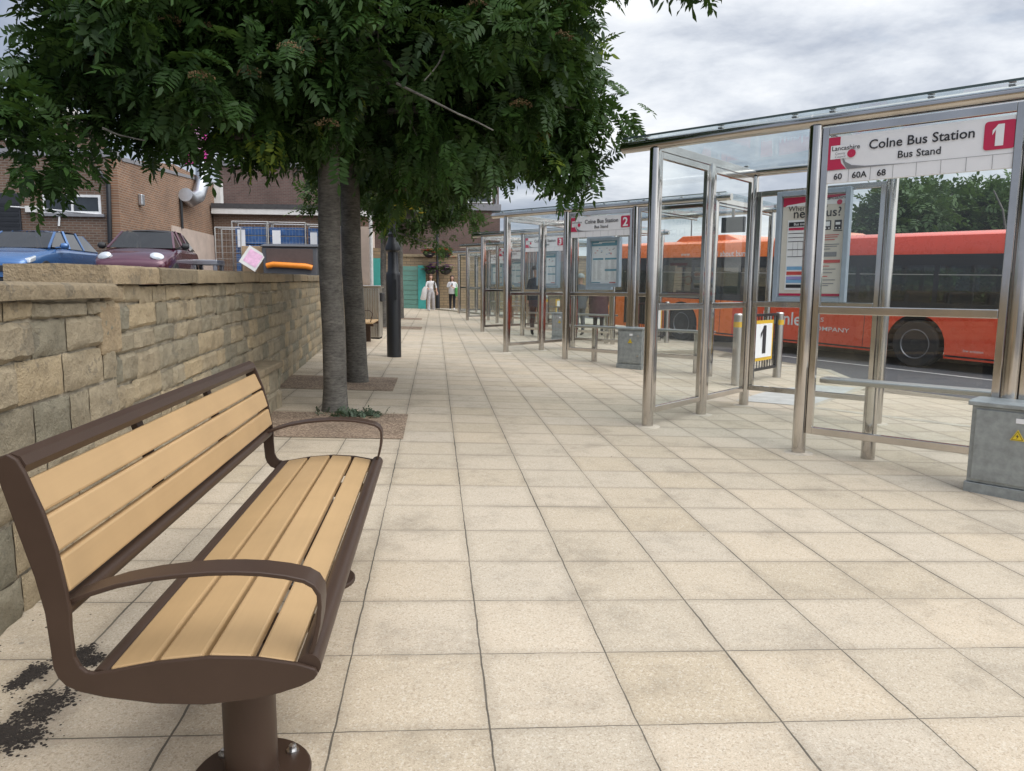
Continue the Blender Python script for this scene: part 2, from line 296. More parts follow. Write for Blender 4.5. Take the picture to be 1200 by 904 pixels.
# ------------------------------------------------------------------ ground, kerb, road
UV_ = Vector((.68,-.733,0)); VV_ = Vector((.733,.68,0)); SHROT = math.atan2(-.733, .68)
P1 = [Vector(a) for a in ((2.074,6.992,0),(1.394,14.673,0),(1.319,20.945,0),(1.157,27.231,0),(1.034,33.357,0))]
def L2W(k, s, t): return P1[k]+UV_*s+VV_*t
edge = [L2W(0,12,2.9), L2W(0,.62,2.9)]
for k in range(1, 5): edge += [L2W(k,6.6,.9), L2W(k,5.4,2.8), L2W(k,.62,2.9)]
def sheet(name, pts, z_off, mat, step=2.0, kind='structure'):
    bm = bmesh.new(); f = bm.faces.new([bm.verts.new((p[0],p[1],0)) for p in pts]); bmesh.ops.triangulate(bm, faces=[f])
    xs = [p[0] for p in pts]; ys = [p[1] for p in pts]
    def cut(co, no): bmesh.ops.bisect_plane(bm, geom=bm.verts[:]+bm.edges[:]+bm.faces[:], plane_co=co, plane_no=no)
    y = math.ceil(min(ys)/step)*step
    while y < min(max(ys), 48): cut((0,y,0),(0,1,0)); y += step
    for x in (-4,4.6,16.6):
        if min(xs) < x < max(xs): cut((x,0,0),(1,0,0))
    for v in bm.verts: v.co.z = gz(v.co.x, v.co.y)+z_off
    me = bpy.data.meshes.new(name); bmesh.ops.recalc_face_normals(bm, faces=bm.faces)
    for f in bm.faces:
        if f.normal.z < 0: f.normal_flip()
    bm.to_mesh(me); bm.free(); me.materials.append(mat); o = bpy.data.objects.new(name, me); COL.objects.link(o)
    if kind: o['kind'] = kind
    return o
pav_pts = [(-3.4,-9),(14,-9),(14,-2.0)]+[(p.x,p.y) for p in edge]+[(edge[-1].x,52),(-3.4,52)]
sheet('pavement', pav_pts, 0, M['pave'])
sheet('road', [(-300,-120),(420,-120),(420,520),(-300,520)], -.075, M['asphalt'], 4)
k = MB()
for i in range(len(edge)-1):
    a, b = edge[i], edge[i+1]; d = (b-a); n = max(1, round(d.length/.9)); nrm = Vector((-d.y, d.x, 0)).normalized()
    for j in range(n):
        p, q = a+d*(j/n), a+d*((j+1)/n-.008/d.length)
        zp, zq = gz(p.x,p.y), gz(q.x,q.y); o_ = nrm*.13
        pts = [Vector((p.x,p.y,zp)), Vector((q.x,q.y,zq)), Vector((q.x,q.y,zq))+o_, Vector((p.x,p.y,zp))+o_]
        k.t = random.random()
        up = [k.v(x+Vector((0,0,.006))) for x in pts]; lo = [k.v(x+Vector((0,0,-.12))) for x in pts]
        k.f(up); [k.f((lo[c], lo[(c+1)%4], up[(c+1)%4], up[c])) for c in range(4)]
tag(k.build('kerb', M['kerb'], bev=.008), kind='structure')
pt = [G(862,470), G(948,477), Vector((5.55,9.53,0)), G(1003,455), G(957,452), G(905,457)]
sheet('tactile_paving', [(p.x,p.y) for p in pt], .005, M['tact'])
def strip(name, pts, w, z, mat):
    s = MB()
    for a, b in zip(pts[:-1], pts[1:]):
        a, b = Vector(a), Vector(b); d = b-a; nn = Vector((-d.y,d.x,0)).normalized()*w/2; n = max(1, int(d.length/1.5))
        for j in range(n):
            p, q = a+d*(j/n), a+d*((j+1)/n); s.poly([Vector((x.x,x.y,gz(x.x,x.y)+z)) for x in (p-nn,q-nn,q+nn,p+nn)])
    return tag(s.build(name, mat), kind='structure')
strip('road_marking', [(7.6,16.6,0),(11.2,8.4,0)], .10, -.070, M['line'])
strip('road_marking', [(11.9,17.6,0),(15.0,10.2,0)], .12, -.070, M['line'])
# footway on the far side of the bus bays
ff = MB(); d = Vector((-.443,.897,0)); nn = Vector((.897,.443,0)); a = Vector((13.6,10,0))
for i in range(12):
    p, q = a+d*(-8+i*5), a+d*(-8+i*5+4.99)
    up = [Vector((x.x,x.y,gz(x.x,x.y)+.06)) for x in (p,q,q+nn*3,p+nn*3)]; ff.poly(up); ff.poly([x-Vector((0,0,.2)) for x in up[:2]]+[up[1],up[0]])
tag(ff.build('far_footway', M['kerb']), kind='structure')
# tree pits
def pit(px): sheet('tree_pit', px, .005, M['gravel'])
pit([(-1.80,6.15),(-.28,6.15),(-.28,7.35),(-1.86,7.35)]); pit([(-1.93,8.93),(-.52,8.93),(-.52,10.2),(-1.98,10.2)])
pit([(-1.9,21.0),(-.4,21.0),(-.4,22.3),(-1.9,22.3)]); pit([(-1.9,26.5),(-.5,26.5),(-.5,27.8),(-1.9,27.8)])

# ------------------------------------------------------------------ stone walls
def Xw(Y): return -1.42-.05*Y
def topz(Y): return 1.385+.0125*(min(Y,38)-3.9)
def stones(mb, Y0, Y1, zt, courses, fx, near):
    # rough faced coursed blocks on a face whose x is fx(Y), looking to +x
    zs = [0.]; s = sum(courses); [zs.append(zs[-1]+c/s) for c in courses]
    for ci in range(len(courses)):
        y = Y0-random.uniform(0,.25)
        while y < Y1:
            L = random.choice((.22,.30,.36,.42,.50)) * random.uniform(.85,1.15)
            a, b = max(y, Y0), min(y+L, Y1); y += L
            if b-a < .05: continue
            zb = lambda q: gz(fx(q), q)-.03
            nx, nz = (11,7) if near(a) else (4,3)
            mb.t = min(1, max(0, random.gauss(.42, .26))); bul = random.uniform(.007,.022); seed = Vector((random.uniform(0,90),)*3); grid = []
            wob = random.uniform(-.012,.012)
            for i in range(nz+1):
                row = []
                for j in range(nx+1):
                    fu, fv = j/nx, i/nz; q = a+.0045+(b-a-.009)*fu
                    z0, z1 = zb(q), zt(q); H = z1-z0; z = z0+H*zs[ci]+.0045+(H*(zs[ci+1]-zs[ci])-.009)*fv+wob*math.sin(q*2.2+ci)
                    e = min(fu,1-fu)*2*min(1,(b-a)/.18); g = min(fv,1-fv)*2
                    prof = min(1, e*7)**.5*min(1, g*4.5)**.5
                    ns = mnoise.noise(Vector((q*7,z*9,0))+seed)*.5+mnoise.noise(Vector((q*19,z*23,3))+seed)*.28
                    row.append(mb.v((fx(q)+.004+prof*(bul+ns*.024+mnoise.noise(Vector((q*48,z*52,7))+seed)*.005), q+mnoise.noise(Vector((z*16,ci,q*3)))*.006, z+mnoise.noise(Vector((q*14,ci*3,1)))*.008)))
                grid.append(row)
            for i in range(nz):
                for j in range(nx): mb.f((grid[i][j], grid[i][j+1], grid[i+1][j+1], grid[i+1][j]))
def coping_run(mb, Y0, Y1, zt, th, x_in, x_out, lens=(.6,.95)):
    y = Y0
    while y < Y1-.05:
        L = min(random.uniform(*lens), Y1-y); y2 = y+L-.008; mb.t = min(1, max(0, random.gauss(.5,.25))); jz, jx = random.uniform(-.004,.004), random.uniform(-.008,.008)
        n = 5; rows = []
        for i in range(n+1):
            q = y+(y2-y)*i/n; z = zt(q)+jz; r = []
            for (dx, dz) in ((x_out(q)+jx, -th), (x_out(q)+jx, -th*.5), (x_out(q)+jx-.004, -.012), (x_out(q)+jx-.02, 0), ((x_out(q)+x_in(q))/2, .004), (x_in(q), 0), (x_in(q), -th)):
                w = mnoise.noise(Vector((dx*9, q*6, dz*22)))*.008; r.append(mb.v((dx+w, q, z+dz+w*.6)))
            rows.append(r)
        for i in range(n):
            for c in range(7): mb.f((rows[i][c], rows[i][(c+1)%7], rows[i+1][(c+1)%7], rows[i+1][c]))
        mb.f(rows[0]); mb.f(rows[-1][::-1]); y += L
# upper (main) wall
w = MB(); near = lambda q: q < 9
stones(w, 3.9, 36.5, lambda q: topz(q)-.10, (.16,.19,.14,.20,.15,.18,.13,.16,.12), lambda q: Xw(q)-.03, near)
main = empty('stone_wall', (Xw(10), 10, 0)); tag(main, 'long coursed sandstone retaining wall with level coping beside the trees', 'wall')
def ch(mb, name, mat, par, **kw):       # mesh built in world space, parented to an empty without rotation
    o = mb.build(name, mat, par, **kw); o.matrix_parent_inverse = Matrix.Translation(-Vector(par.location)); return o
ch(w, 'stone_courses', M['stone'], main, fix=False, smooth=True)
b_ = MB(); seg = [3.9+i*(36.5-3.9)/16 for i in range(17)]
for p, q in zip(seg[:-1], seg[1:]):
    A = [b_.v((Xw(y)-.040+dx, y, z)) for y in (p,q) for dx, z in ((0,gz(-2,y)-.1),(0,topz(y)-.11),(-.40,topz(y)-.11),(-.40,gz(-2,y)-.1))]
    for c in range(4): b_.f((A[c], A[(c+1)%4], A[4+(c+1)%4], A[4+c]))
    if p == seg[0]: b_.f(A[:4])
    if q == seg[-1]: b_.f(A[4:][::-1])
ch(b_, 'mortar', M['mortar'], main)
c_ = MB(); coping_run(c_, 3.84, 36.5, topz, .095, lambda q: Xw(q)-.47, lambda q: Xw(q)+.03); ch(c_, 'coping', M['coping'], main, smooth=True)
# quoin at the end of the main wall
qn = MB(); qn.t = .8; qn.box((Xw(3.8)-.4, 3.70, .95), (Xw(3.8)+.025, 3.94, 1.20)); qn.t = .6; qn.box((Xw(3.8)-.4, 3.78, 1.202), (Xw(3.8)+.012, 4.02, 1.288)); ch(qn, 'quoin', M['coping'], main, bev=.02)
# lower wall towards the camera
low = empty('low_stone_wall', (Xw(1), 1, 0)); tag(low, 'rough stone wall behind the bench, lower than its neighbour, with thick pale coping', 'wall')
w = MB(); stones(w, -5, 3.9, lambda q: 1.225, (.16,.20,.17,.21,.16,.14,.07), Xw, lambda q: q > .8); ch(w, 'stone_courses', M['stone'], low, fix=False, smooth=True)
b_ = MB(); b_.poly([(Xw(-5)-.010, -5, -.1),(Xw(3.9)-.010,3.9,-.1),(Xw(3.9)-.010,3.9,1.23),(Xw(-5)-.010,-5,1.23)]); b_.poly([(Xw(-5)-.4, -5, -.1),(Xw(3.9)-.4,3.9,-.1),(Xw(3.9)-.4,3.9,1.23),(Xw(-5)-.4,-5,1.23)]); b_.poly([(Xw(-5), -5, -.1),(Xw(-5)-.4,-5,-.1),(Xw(-5)-.4,-5,1.23),(Xw(-5),-5,1.23)]); ch(b_, 'mortar', M['mortar'], low)
c_ = MB(); coping_run(c_, -5, 3.86, lambda q: 1.298, .066, lambda q: Xw(q)-.42, lambda q: Xw(q)+.055, (.8,1.3)); ch(c_, 'coping', M['coping'], low, smooth=True)
# low plinth projecting from the wall
pl = empty('stone_plinth', (-1.7,6.8,0)); tag(pl, 'low stone ledge jutting from the wall just past the bench', 'ledge')
w = MB(); stones(w, 5.3, 7.7, lambda q: .48, (.2,.2), lambda q: -1.60, lambda q: True); ch(w, 'stone_courses', M['stone'], pl, fix=False)
b_ = MB(); b_.t = .2; b_.box((-2.0,5.3,-.05),(-1.598,7.7,.48)); ch(b_, 'core', M['mortar'], pl)
b_ = MB(); b_.t = .35
for y in (5.25,6.07,6.89): b_.t = random.random()*.5; b_.box((-2.0,y,.482),(-1.55,y+.81,.545))
ch(b_, 'coping', M['coping'], pl, bev=.012)

# ------------------------------------------------------------------ bench
OUT = [(-.892,.905),(-.860,.779),(-.834,.680),(-.819,.600),(-.815,.542),(-.811,.479),(-.803,.455),(-.788,.436),(-.76,.421),(-.71,.406),(-.606,.386),(-.505,.378),(-.397,.386),(-.345,.397),(-.299,.411),(-.272,.425),(-.263,.437),(-.268,.449),(-.309,.464),(-.393,.481),(-.494,.488),(-.601,.481),(-.694,.466),(-.729,.462),(-.745,.466),(-.757,.478),(-.766,.500),(-.769,.56),(-.768,.60),(-.772,.643),(-.786,.737),(-.807,.819),(-.835,.899),(-.850,.930),(-.868,.942),(-.884,.934)]
BN, BF = 1.56, 3.54
bench = empty('park_bench', (-.507, 2.55, gz(-.5,2.5))); tag(bench, 'wooden slatted park bench with dark brown metal frame, armrests and backrest', 'bench')
def bch(mb, name, mat, **kw): return ch(mb, name, mat, bench, **kw)
for y in (BN, BF-.012):
    s = MB(); s.prism(OUT, y, y+.012); bch(s, 'side_frame', M['brown'], bev=.003)
s = MB(); s.prism([(-.892,.895),(-.897,.915),(-.888,.934),(-.868,.941),(-.848,.934),(-.838,.915),(-.846,.897),(-.868,.89)], BN+.0125, BF-.0125); bch(s, 'top_rail', M['brown'], smooth=True)
for nm, x, z, r in (('lower_back_rail',-.792,.602,.021),('rear_seat_rail',-.723,.444,.021),('front_seat_rail',-.284,.452,.0265)):
    s = MB(); s.tube((x, BN+.0125, z), (x, BF-.0125, z), r, 20); bch(s, nm, M['brown'], smooth=True)
def slat(a, b, th, nm):      # a->b upper face edge in the x-z plane
    a, b = Vector((a[0],0,a[1])), Vector((b[0],0,b[1])); d = (b-a).normalized(); n = Vector((d.z,0,-d.x))
    q = [a, b, b+n*th, a+n*th]; s = MB(); s.t = random.random(); s.prism([(p.x,p.z) for p in q], BN+.014, BF-.014); bch(s, nm, M['wood'], bev=.006)
for a, b in (((-.703,.466),(-.614,.479)),((-.601,.482),(-.509,.488)),((-.497,.488),(-.406,.481)),((-.393,.479),(-.314,.463))): slat(a, b, .030, 'seat_slat')
for a, b in (((-.842,.884),(-.812,.815)),((-.809,.805),(-.787,.728)),((-.785,.716),(-.770,.640))): slat(a, b, -.028 if False else .028, 'back_slat')
for y in (BN+.054, BF-.054):
    s = MB(); pts = [(-.785,.612),(-.74,.630),(-.679,.648),(-.61,.660),(-.551,.666),(-.49,.669),(-.432,.668),(-.38,.664),(-.331,.656),(-.290,.645),(-.270,.632),(-.259,.612),(-.258,.585),(-.262,.545),(-.272,.50),(-.286,.462)]
    s.path([(x,y,z) for x,z in pts], 1, flat=(.046,.009), up=(0,1,0)) if False else None
    up = []; n = len(pts)
    for i,(x,z) in enumerate(pts):
        a = Vector(pts[max(i-1,0)]); b = Vector(pts[min(i+1,n-1)]); d = (b-a).normalized(); nn = Vector((-d.y,d.x))*.005
        up.append([s.v((x+sx*nn.x, y+sy*.038, z+sx*nn.y)) for sx, sy in ((1,-1),(1,1),(-1,1),(-1,-1))])
    for i in range(n-1):
        for c in range(4): s.f((up[i][c], up[i][(c+1)%4], up[i+1][(c+1)%4], up[i+1][c]))
    s.f(up[0]); s.f(up[-1][::-1]); bch(s, 'armrest', M['brown'], smooth=True, bev=.002)
for y in (1.835, 3.135):
    PX = -.484 if y < 2 else -.507
    s = MB(); z0 = gz(PX,y); s.lathe((PX,y,0), [(.066,z0+.012),(.066,.40)], 28); p = bch(s, 'pedestal', M['brown'], smooth=True)
    s = MB(); s.lathe((PX,y,0), [(.150,z0-.004),(.150,z0+.008),(.146,z0+.012),(.068,z0+.014),(.066,z0+.03)], 32); bp = s.build('base_plate', M['brown'], p, smooth=True); bp.matrix_parent_inverse = Matrix.Identity(4)
    for a in (40,140,220,320):
        s = MB(); x, yy = PX+.117*math.cos(R(a)), y+.117*math.sin(R(a)); s.lathe((x,yy,0), [(.017,z0+.012),(.017,z0+.018),(.010,z0+.018),(.010,z0+.030),(.003,z0+.033)], 8)
        s.build('bolt', M['bolt'], p, smooth=True)
    s = MB(); s.prism([(-.735,.425),(-.62,.400),(-.40,.400),(-.29,.425),(-.29,.440),(-.507,.456),(-.735,.440)], y-.03, y+.03); bch(s, 'seat_bracket', M['brown'], bev=.003)
for y in (2.23, 2.90):
    s = MB(); s.prism([(-.872,.905),(-.842,.815),(-.815,.72),(-.800,.60),(-.822,.60),(-.838,.72),(-.864,.815),(-.888,.895)], y-.022, y+.022); bch(s, 'back_support', M['brown'], bev=.002)
# soil crumbs and weeds
def crumbs(n, cx, cy, f):
    s = MB()
    for i in range(n):
        x, y = f(); r = random.choice((.0018,.0025,.0035,.0035,.005,.007))*random.uniform(.7,1.3); z = gz(x,y); a = random.uniform(0,6)
        base = [s.v((x+r*random.uniform(.7,1.2)*math.cos(a+c*PI*2/5), y+r*random.uniform(.7,1.2)*math.sin(a+c*PI*2/5), z+.001)) for c in range(5)]
        tp = s.v((x+random.uniform(-.3,.3)*r, y, z+r*random.uniform(.3,.9)))
        for c in range(5): s.f((base[c], base[(c+1)%5], tp))
    return s
soil_c = [(G(25,865),.075,.035),(G(60,822),.07,.03),(G(45,835),.05,.035),(G(42,790),.035,.03),(G(25,800),.03,.03),(G(95,770),.04,.035),(G(108,778),.03,.02),(G(5,860),.05,.04),(G(-30,880),.08,.05)]
def soilp():
    c, a, b = random.choice(soil_c); return c.x+random.gauss(0,a*.5), c.y+random.gauss(0,b*.95)
tag(crumbs(4200,0,0,soilp).build('soil_debris', M['soil'], fix=False), kind='stuff')
def litter():
    if random.random() < .8:
        y = random.uniform(1.8,13.5); return Xw(y)+.05+abs(random.gauss(0,.09)), y
    if random.random() < .8: return random.gauss(-1.0,.35), random.gauss(6.9,.45)
    return random.uniform(-1.5,3.2), random.uniform(1.8,12)
tag(crumbs(420,0,0,litter).build('ground_litter', M['soil'], fix=False), kind='stuff')

# ------------------------------------------------------------------ trees
def pinnate(pairs, ll, lw):      # one compound leaf, unit length along +x, flat in xy, drooping slightly to -z
    q = []
    def lf(b, d, l, wd):
        b, d = np.array(b), np.array(d)/np.linalg.norm(d); s = np.cross(d,[0,0,1.]); s /= np.linalg.norm(s)
        q.append([b, b+d*l*.28+s*wd*.9, b+d*l*.66+s*wd*.82, b+d*l+np.array([0,0,-.04]), b+d*l*.66-s*wd*.82, b+d*l*.28-s*wd*.9])
    for i in range(pairs):
        x = .22+.72*i/pairs; z = -.22*x*x; sz = 1-.35*abs(i/pairs-.45)
        for sg in (1,-1): lf((x,0,z), (.42,sg,-.12), ll*sz, lw*sz)
    lf((.92,0,-.2), (1,0,-.35), ll, lw); return np.array(q)   # (n,6,3)
def leaves_mesh(name, mat, parent, bases, dirs, sizes, tones, tmpl, inv=None):
    n = len(bases); nl = tmpl.shape[0]
    d = dirs/np.linalg.norm(dirs,axis=1,keepdims=True); up = np.tile([0,0,1.],(n,1))+rng.normal(0,.45,(n,3))
    s = np.cross(up,d); s /= np.linalg.norm(s,axis=1,keepdims=True)+1e-9; u = np.cross(d,s)
    B = np.stack([d,s,u],axis=1)                                   # n,3,3
    P = np.einsum('lvk,nkj->nlvj', tmpl, B)*sizes[:,None,None,None]+bases[:,None,None,:]
    P = P+rng.normal(0,.004,P.shape)*sizes[:,None,None,None]*4
    V = P.reshape(-1,3).astype(np.float32); nf = n*nl
    me = bpy.data.meshes.new(name); me.vertices.add(len(V)); me.vertices.foreach_set('co', V.ravel())
    me.loops.add(nf*6); me.loops.foreach_set('vertex_index', np.arange(nf*6,dtype=np.int32))
    me.polygons.add(nf); me.polygons.foreach_set('loop_start', np.arange(0,nf*6,6,dtype=np.int32)); me.update(calc_edges=True); me.validate()
    me.materials.append(mat); a = me.attributes.new('tone','FLOAT','FACE'); tt = np.clip(np.repeat(tones,nl)+rng.normal(0,.05,nf),0,1); a.data.foreach_set('value', tt.astype(np.float32))
    o = bpy.data.objects.new(name, me); COL.objects.link(o); o.parent = parent
    if inv: o.matrix_parent_inverse = inv
    return o
def limb(mb, a, b, r0, r1, bend=.15, n=6):
    a, b = Vector(a), Vector(b); L = (b-a).length; off = Vector((random.gauss(0,1),random.gauss(0,1),random.gauss(0,.6)))*L*bend
    pts = [a.lerp(b,i/n)+off*math.sin(PI*i/n)+Vector((random.gauss(0,1),random.gauss(0,1),0))*L*.012*(0<i<n) for i in range(n+1)]
    mb.path(pts, [r0+(r1-r0)*i/n for i in range(n+1)], 8); return pts
def rowan(name, label, group, base, trunk, blobs, nclus, per, size, leafmat, tmpl, berries=0, extra=None, lightp=.03, limbs=9):
    base = Vector(base); e = empty(name, base); tag(e, label, 'tree', group); inv = Matrix.Translation(-base)
    mb = MB(); tp = [Vector(p) for p,_ in trunk]; mb.path([p for p,_ in trunk], [r for _,r in trunk], 18); o = mb.build('trunk', M['bark'], e, smooth=True); o.matrix_parent_inverse = inv
    vol = np.array([b[1]*b[2]*b[3] for b in blobs])**.75; vol /= vol.sum(); C = []; D = []
    br = MB(); tops = tp[-2:]
    for bi in np.argsort(-vol)[:limbs]:
        c = Vector(blobs[bi][0]); st = tp[-1-(bi%2)]; pts = limb(br, st, c+Vector((0,0,-.1)), trunk[-1][1]*.75, .012)
        for k in range(3):
            x = Vector(rng.normal(0,1,3)); x.normalize(); limb(br, pts[3+k%3], c+Vector((x.x*blobs[bi][1]*.8,x.y*blobs[bi][2]*.8,x.z*blobs[bi][3]*.7)), .014, .004, .1, 4)
    for bi, b in enumerate(blobs):
        m = max(2, int(nclus*vol[bi])); u = rng.normal(0,1,(m,3)); u /= np.linalg.norm(u,axis=1,keepdims=True); rr = rng.uniform(.35,1.06,(m,1))**.6
        C.append(np.array(b[0])+u*rr*np.array(b[1:4])); D.append(u)
    C = np.concatenate(C); D = np.concatenate(D)
    if extra: 
        for p, dd, k in extra: C = np.concatenate([C, np.array([p])]); D = np.concatenate([D, np.array([dd])])
    if extra:
        for _ in range(1): limb(br, W(465,98,6.2), W(578,153,6.0), .011, .005, .03)
        limb(br, W(520,60,6.3), W(497,95,6.1), .008, .004, .05); limb(br, W(120,150,6.0), W(170,165,6.0), .009, .004, .06)
        limb(br, Vector(blobs[12][0]), Vector(extra[1][0]), .02, .005, .05)
    o = br.build('branches', M['bark'], e, smooth=True); o.matrix_parent_inverse = inv
    n = len(C)*per; bases = np.repeat(C,per,0)+rng.normal(0,size*.42,(n,3)); dirs = np.repeat(D,per,0)*.7+rng.normal(0,.75,(n,3)); dirs[:,2] -= .45
    ct = rng.uniform(.1,.75,len(C)); tones = np.repeat(ct,per)+rng.normal(0,.08,n); li = np.repeat(rng.random(len(C)) < lightp, per); tones = np.where(li, rng.uniform(.86,1.0,n), np.minimum(tones,.85))
    leaves_mesh('crown', leafmat, e, bases, dirs, rng.uniform(.75,1.2,n)*size, tones, tmpl, inv)
    if berries:
        s = MB(); ok = np.where((D[:,1] < -.25) & (D[:,2] < .5))[0]; idx = rng.choice(ok, min(berries,len(ok)), replace=False)
        for i in idx:
            c = Vector(C[i])+Vector(D[i])*.16+Vector((0,-.05,.02))
            for k in range(80):
                a, q = random.uniform(0,6.28), math.sqrt(random.random()); p = c+Vector((math.cos(a)*q*.10, math.sin(a)*q*.10, .05*(1-q*q)+random.uniform(-.015,.015))); r = random.uniform(.005,.009)
                vs = [s.v(p+Vector(x)*r) for x in ((1,0,0),(0,1,0),(-1,0,0),(0,-1,0),(0,0,1),(0,0,-1))]
                for q4 in ((0,1,4),(1,2,4),(2,3,4),(3,0,4),(1,0,5),(2,1,5),(3,2,5),(0,3,5)): s.f([vs[z] for z in q4])
        o = s.build('berry_cluster', M['berry'], e, fix=False); o.matrix_parent_inverse = inv; o['kind'] = 'stuff'
    return e
T13 = pinnate(6,.38,.064); T9 = pinnate(4,.42,.085); T7 = pinnate(3,.5,.12)
def B(px,py,Y,rx,ry,rz): return (tuple(W(px,py,Y)),rx,ry,rz)
g1 = Vector((-1.014,7.47,gz(-1,7.4)))
def trunkpts(g, top, r0, lean=(0,0)):
    ps = []
    for h, k in ((-.05,1.30),(.04,1.16),(.25,1.03),(.8,1.0),(1.5,.97),(2.2,.93),(top,.88),(top+.8,.55)): ps.append((tuple(g+Vector((lean[0]*h+.012*math.sin(h*3), lean[1]*h, h))), r0*k))
    return ps
blobs1 = [B(165,45,7.0,.85,1.1,.72),B(60,112,6.6,.5,.7,.42),B(250,72,6.8,1.15,1.2,.66),B(330,10,7.2,1.4,1.5,1.0),B(480,70,7.2,1.3,1.4,1.0),B(590,30,7.5,.85,1.1,.85),B(618,112,7.6,.75,.85,.62),B(606,150,7.9,.60,.7,.28),B(480,138,7.8,.8,.9,.40),B(340,136,7.5,.55,.8,.32),
 B(400,-150,7.4,1.9,1.9,1.1),B(215,-90,7.1,1.1,1.2,.9),B(600,-110,7.4,1.1,1.2,.8),B(66,186,6.2,.24,.35,.14),B(22,160,6.0,.2,.3,.15),B(668,182,7.7,.20,.3,.10),B(690,122,7.6,.25,.35,.16),B(685,80,7.6,.22,.3,.3),B(655,196,8.0,.22,.3,.10),B(262,158,7.2,.30,.5,.14),B(716,124,7.6,.18,.2,.06),B(684,200,7.7,.24,.3,.06)]
t1 = rowan('rowan_tree', 'nearest rowan tree beside the bench, wide dark crown with brown berry heads', 'street trees along the wall', g1, trunkpts(g1,2.6,.112,(-.004,0)), blobs1, 560, 22, .255, M['leaf'], T13, 46, extra=[(tuple(W(a,b,5.4)),(.3,-.2,-.6),0) for a,b in ((776,-50),(806,-44))], lightp=.06, limbs=14)
g2 = Vector((-1.03,9.72,gz(-1,9.7)))
blobs2 = [B(470,150,10,1.3,1.3,.9),B(400,60,10,1.4,1.4,1.1),B(560,90,10,1.3,1.3,1.0),B(440,176,9.8,.75,.9,.28),B(570,165,10,.7,.8,.40),B(535,182,10.3,.6,.8,.26)]
rowan('rowan_tree', 'second rowan tree in the gravel pit right behind the nearest one', 'street trees along the wall', g2, trunkpts(g2,2.7,.130,(-.018,0)), blobs2, 280, 15, .29, M['leaf'], T13, 12, lightp=.05)
g3 = Vector((W(450,340,21.6).x,21.6,gz(-1.3,21.6)))
blobs3 = [B(490,235,21.6,1.3,1.3,.6),B(520,200,21.6,1.5,1.4,.9),B(440,190,21.6,1.4,1.4,1.0),B(540,255,21.6,.55,.6,.3),B(470,265,21.6,.7,.7,.35),B(505,282,21.4,.35,.4,.18)]
rowan('street_tree', 'slender street tree with yellowish green crown behind the black lamp post', 'street trees along the wall', g3, trunkpts(g3,2.8,.09), blobs3, 210, 12, .30, M['leaf2'], T9, 0, lightp=.18)
g4 = Vector((-1.25,27.2,gz(-1.2,27)))
blobs4 = [B(440,215,27.2,1.6,1.4,1.0),B(500,225,27.2,1.3,1.3,.8),B(395,235,27.2,1.2,1.3,.8)]
rowan('street_tree', 'furthest street tree along the wall, mostly hidden behind the others', 'street trees along the wall', g4, trunkpts(g4,2.8,.09), blobs4, 120, 10, .34, M['leaf2'], T7, 0, lightp=.1)
# overhanging sprig at the top belongs to a neighbouring tree crown nearer to the camera
sp = Vector((1.9,3.4,0)); sc_ = W(788,2,4.6)
# weeds at the foot of the first tree
wd = empty('weed', g1); tag(wd, 'grey green weeds sprouting round the foot of the nearest tree', 'weeds')
n = 110; bx = np.stack([rng.normal(-.80,.15,n), rng.normal(7.22,.07,n), np.full(n,.045)],1); dr = rng.normal(0,1,(n,3)); dr[:,2] = np.abs(dr[:,2])*.6+.25
leaves_mesh('foliage', M['weed'], wd, bx, dr, rng.uniform(.05,.10,n), rng.uniform(0,.7,n), T7, Matrix.Translation(-g1))

# ------------------------------------------------------------------ bus shelters (local x along the front, y to the road)
POST = [(0,0),(0,1.13),(0,2.24),(1.485,0),(1.5,2.24),(2.95,0),(4.4,0),(4.4,2.24)]
HB = 2.72
def disc_post(s, x, y, h): s.tube((x,y,-.16),(x,y,h),.056,22)
def frame_panel(e, a, b, z0, z1, zm, out):     # glazed panel between two posts: frame pieces and the panes
    a, b = Vector((*a,0)), Vector((*b,0)); d = (b-a).normalized(); p, q = a+d*.06, b-d*.06
    f = MB()
    for x in (p+d*.022, q-d*.022): f.bar(x+Vector((0,0,z0)), x+Vector((0,0,z1)), .044, .05, up=d)
    for z, h in ((z0+.03,.06),(z1-.03,.06)): f.bar(p+d*.046+Vector((0,0,z)), q-d*.046+Vector((0,0,z)), .046, h)
    f.build('panel_frame', M['steel'], e, bev=.004)
    r = MB(); r.bar(p+d*.047+Vector((0,0,zm)), q-d*.047+Vector((0,0,zm)), .055, .065); r.build('mid_rail', M['steel'], e, bev=.006)
    for za, zb in ((z0+.055,zm-.03),(zm+.03,z1-.055)):
        g = MB(); n_ = d.cross(Vector((0,0,1)))*.004
        i = [p+d*.04, q-d*.04]; g.poly([i[0]+Vector((0,0,za)), i[1]+Vector((0,0,za)), i[1]+Vector((0,0,zb)), i[0]+Vector((0,0,zb))]); g.build('glass_panel', M['glass'], e)
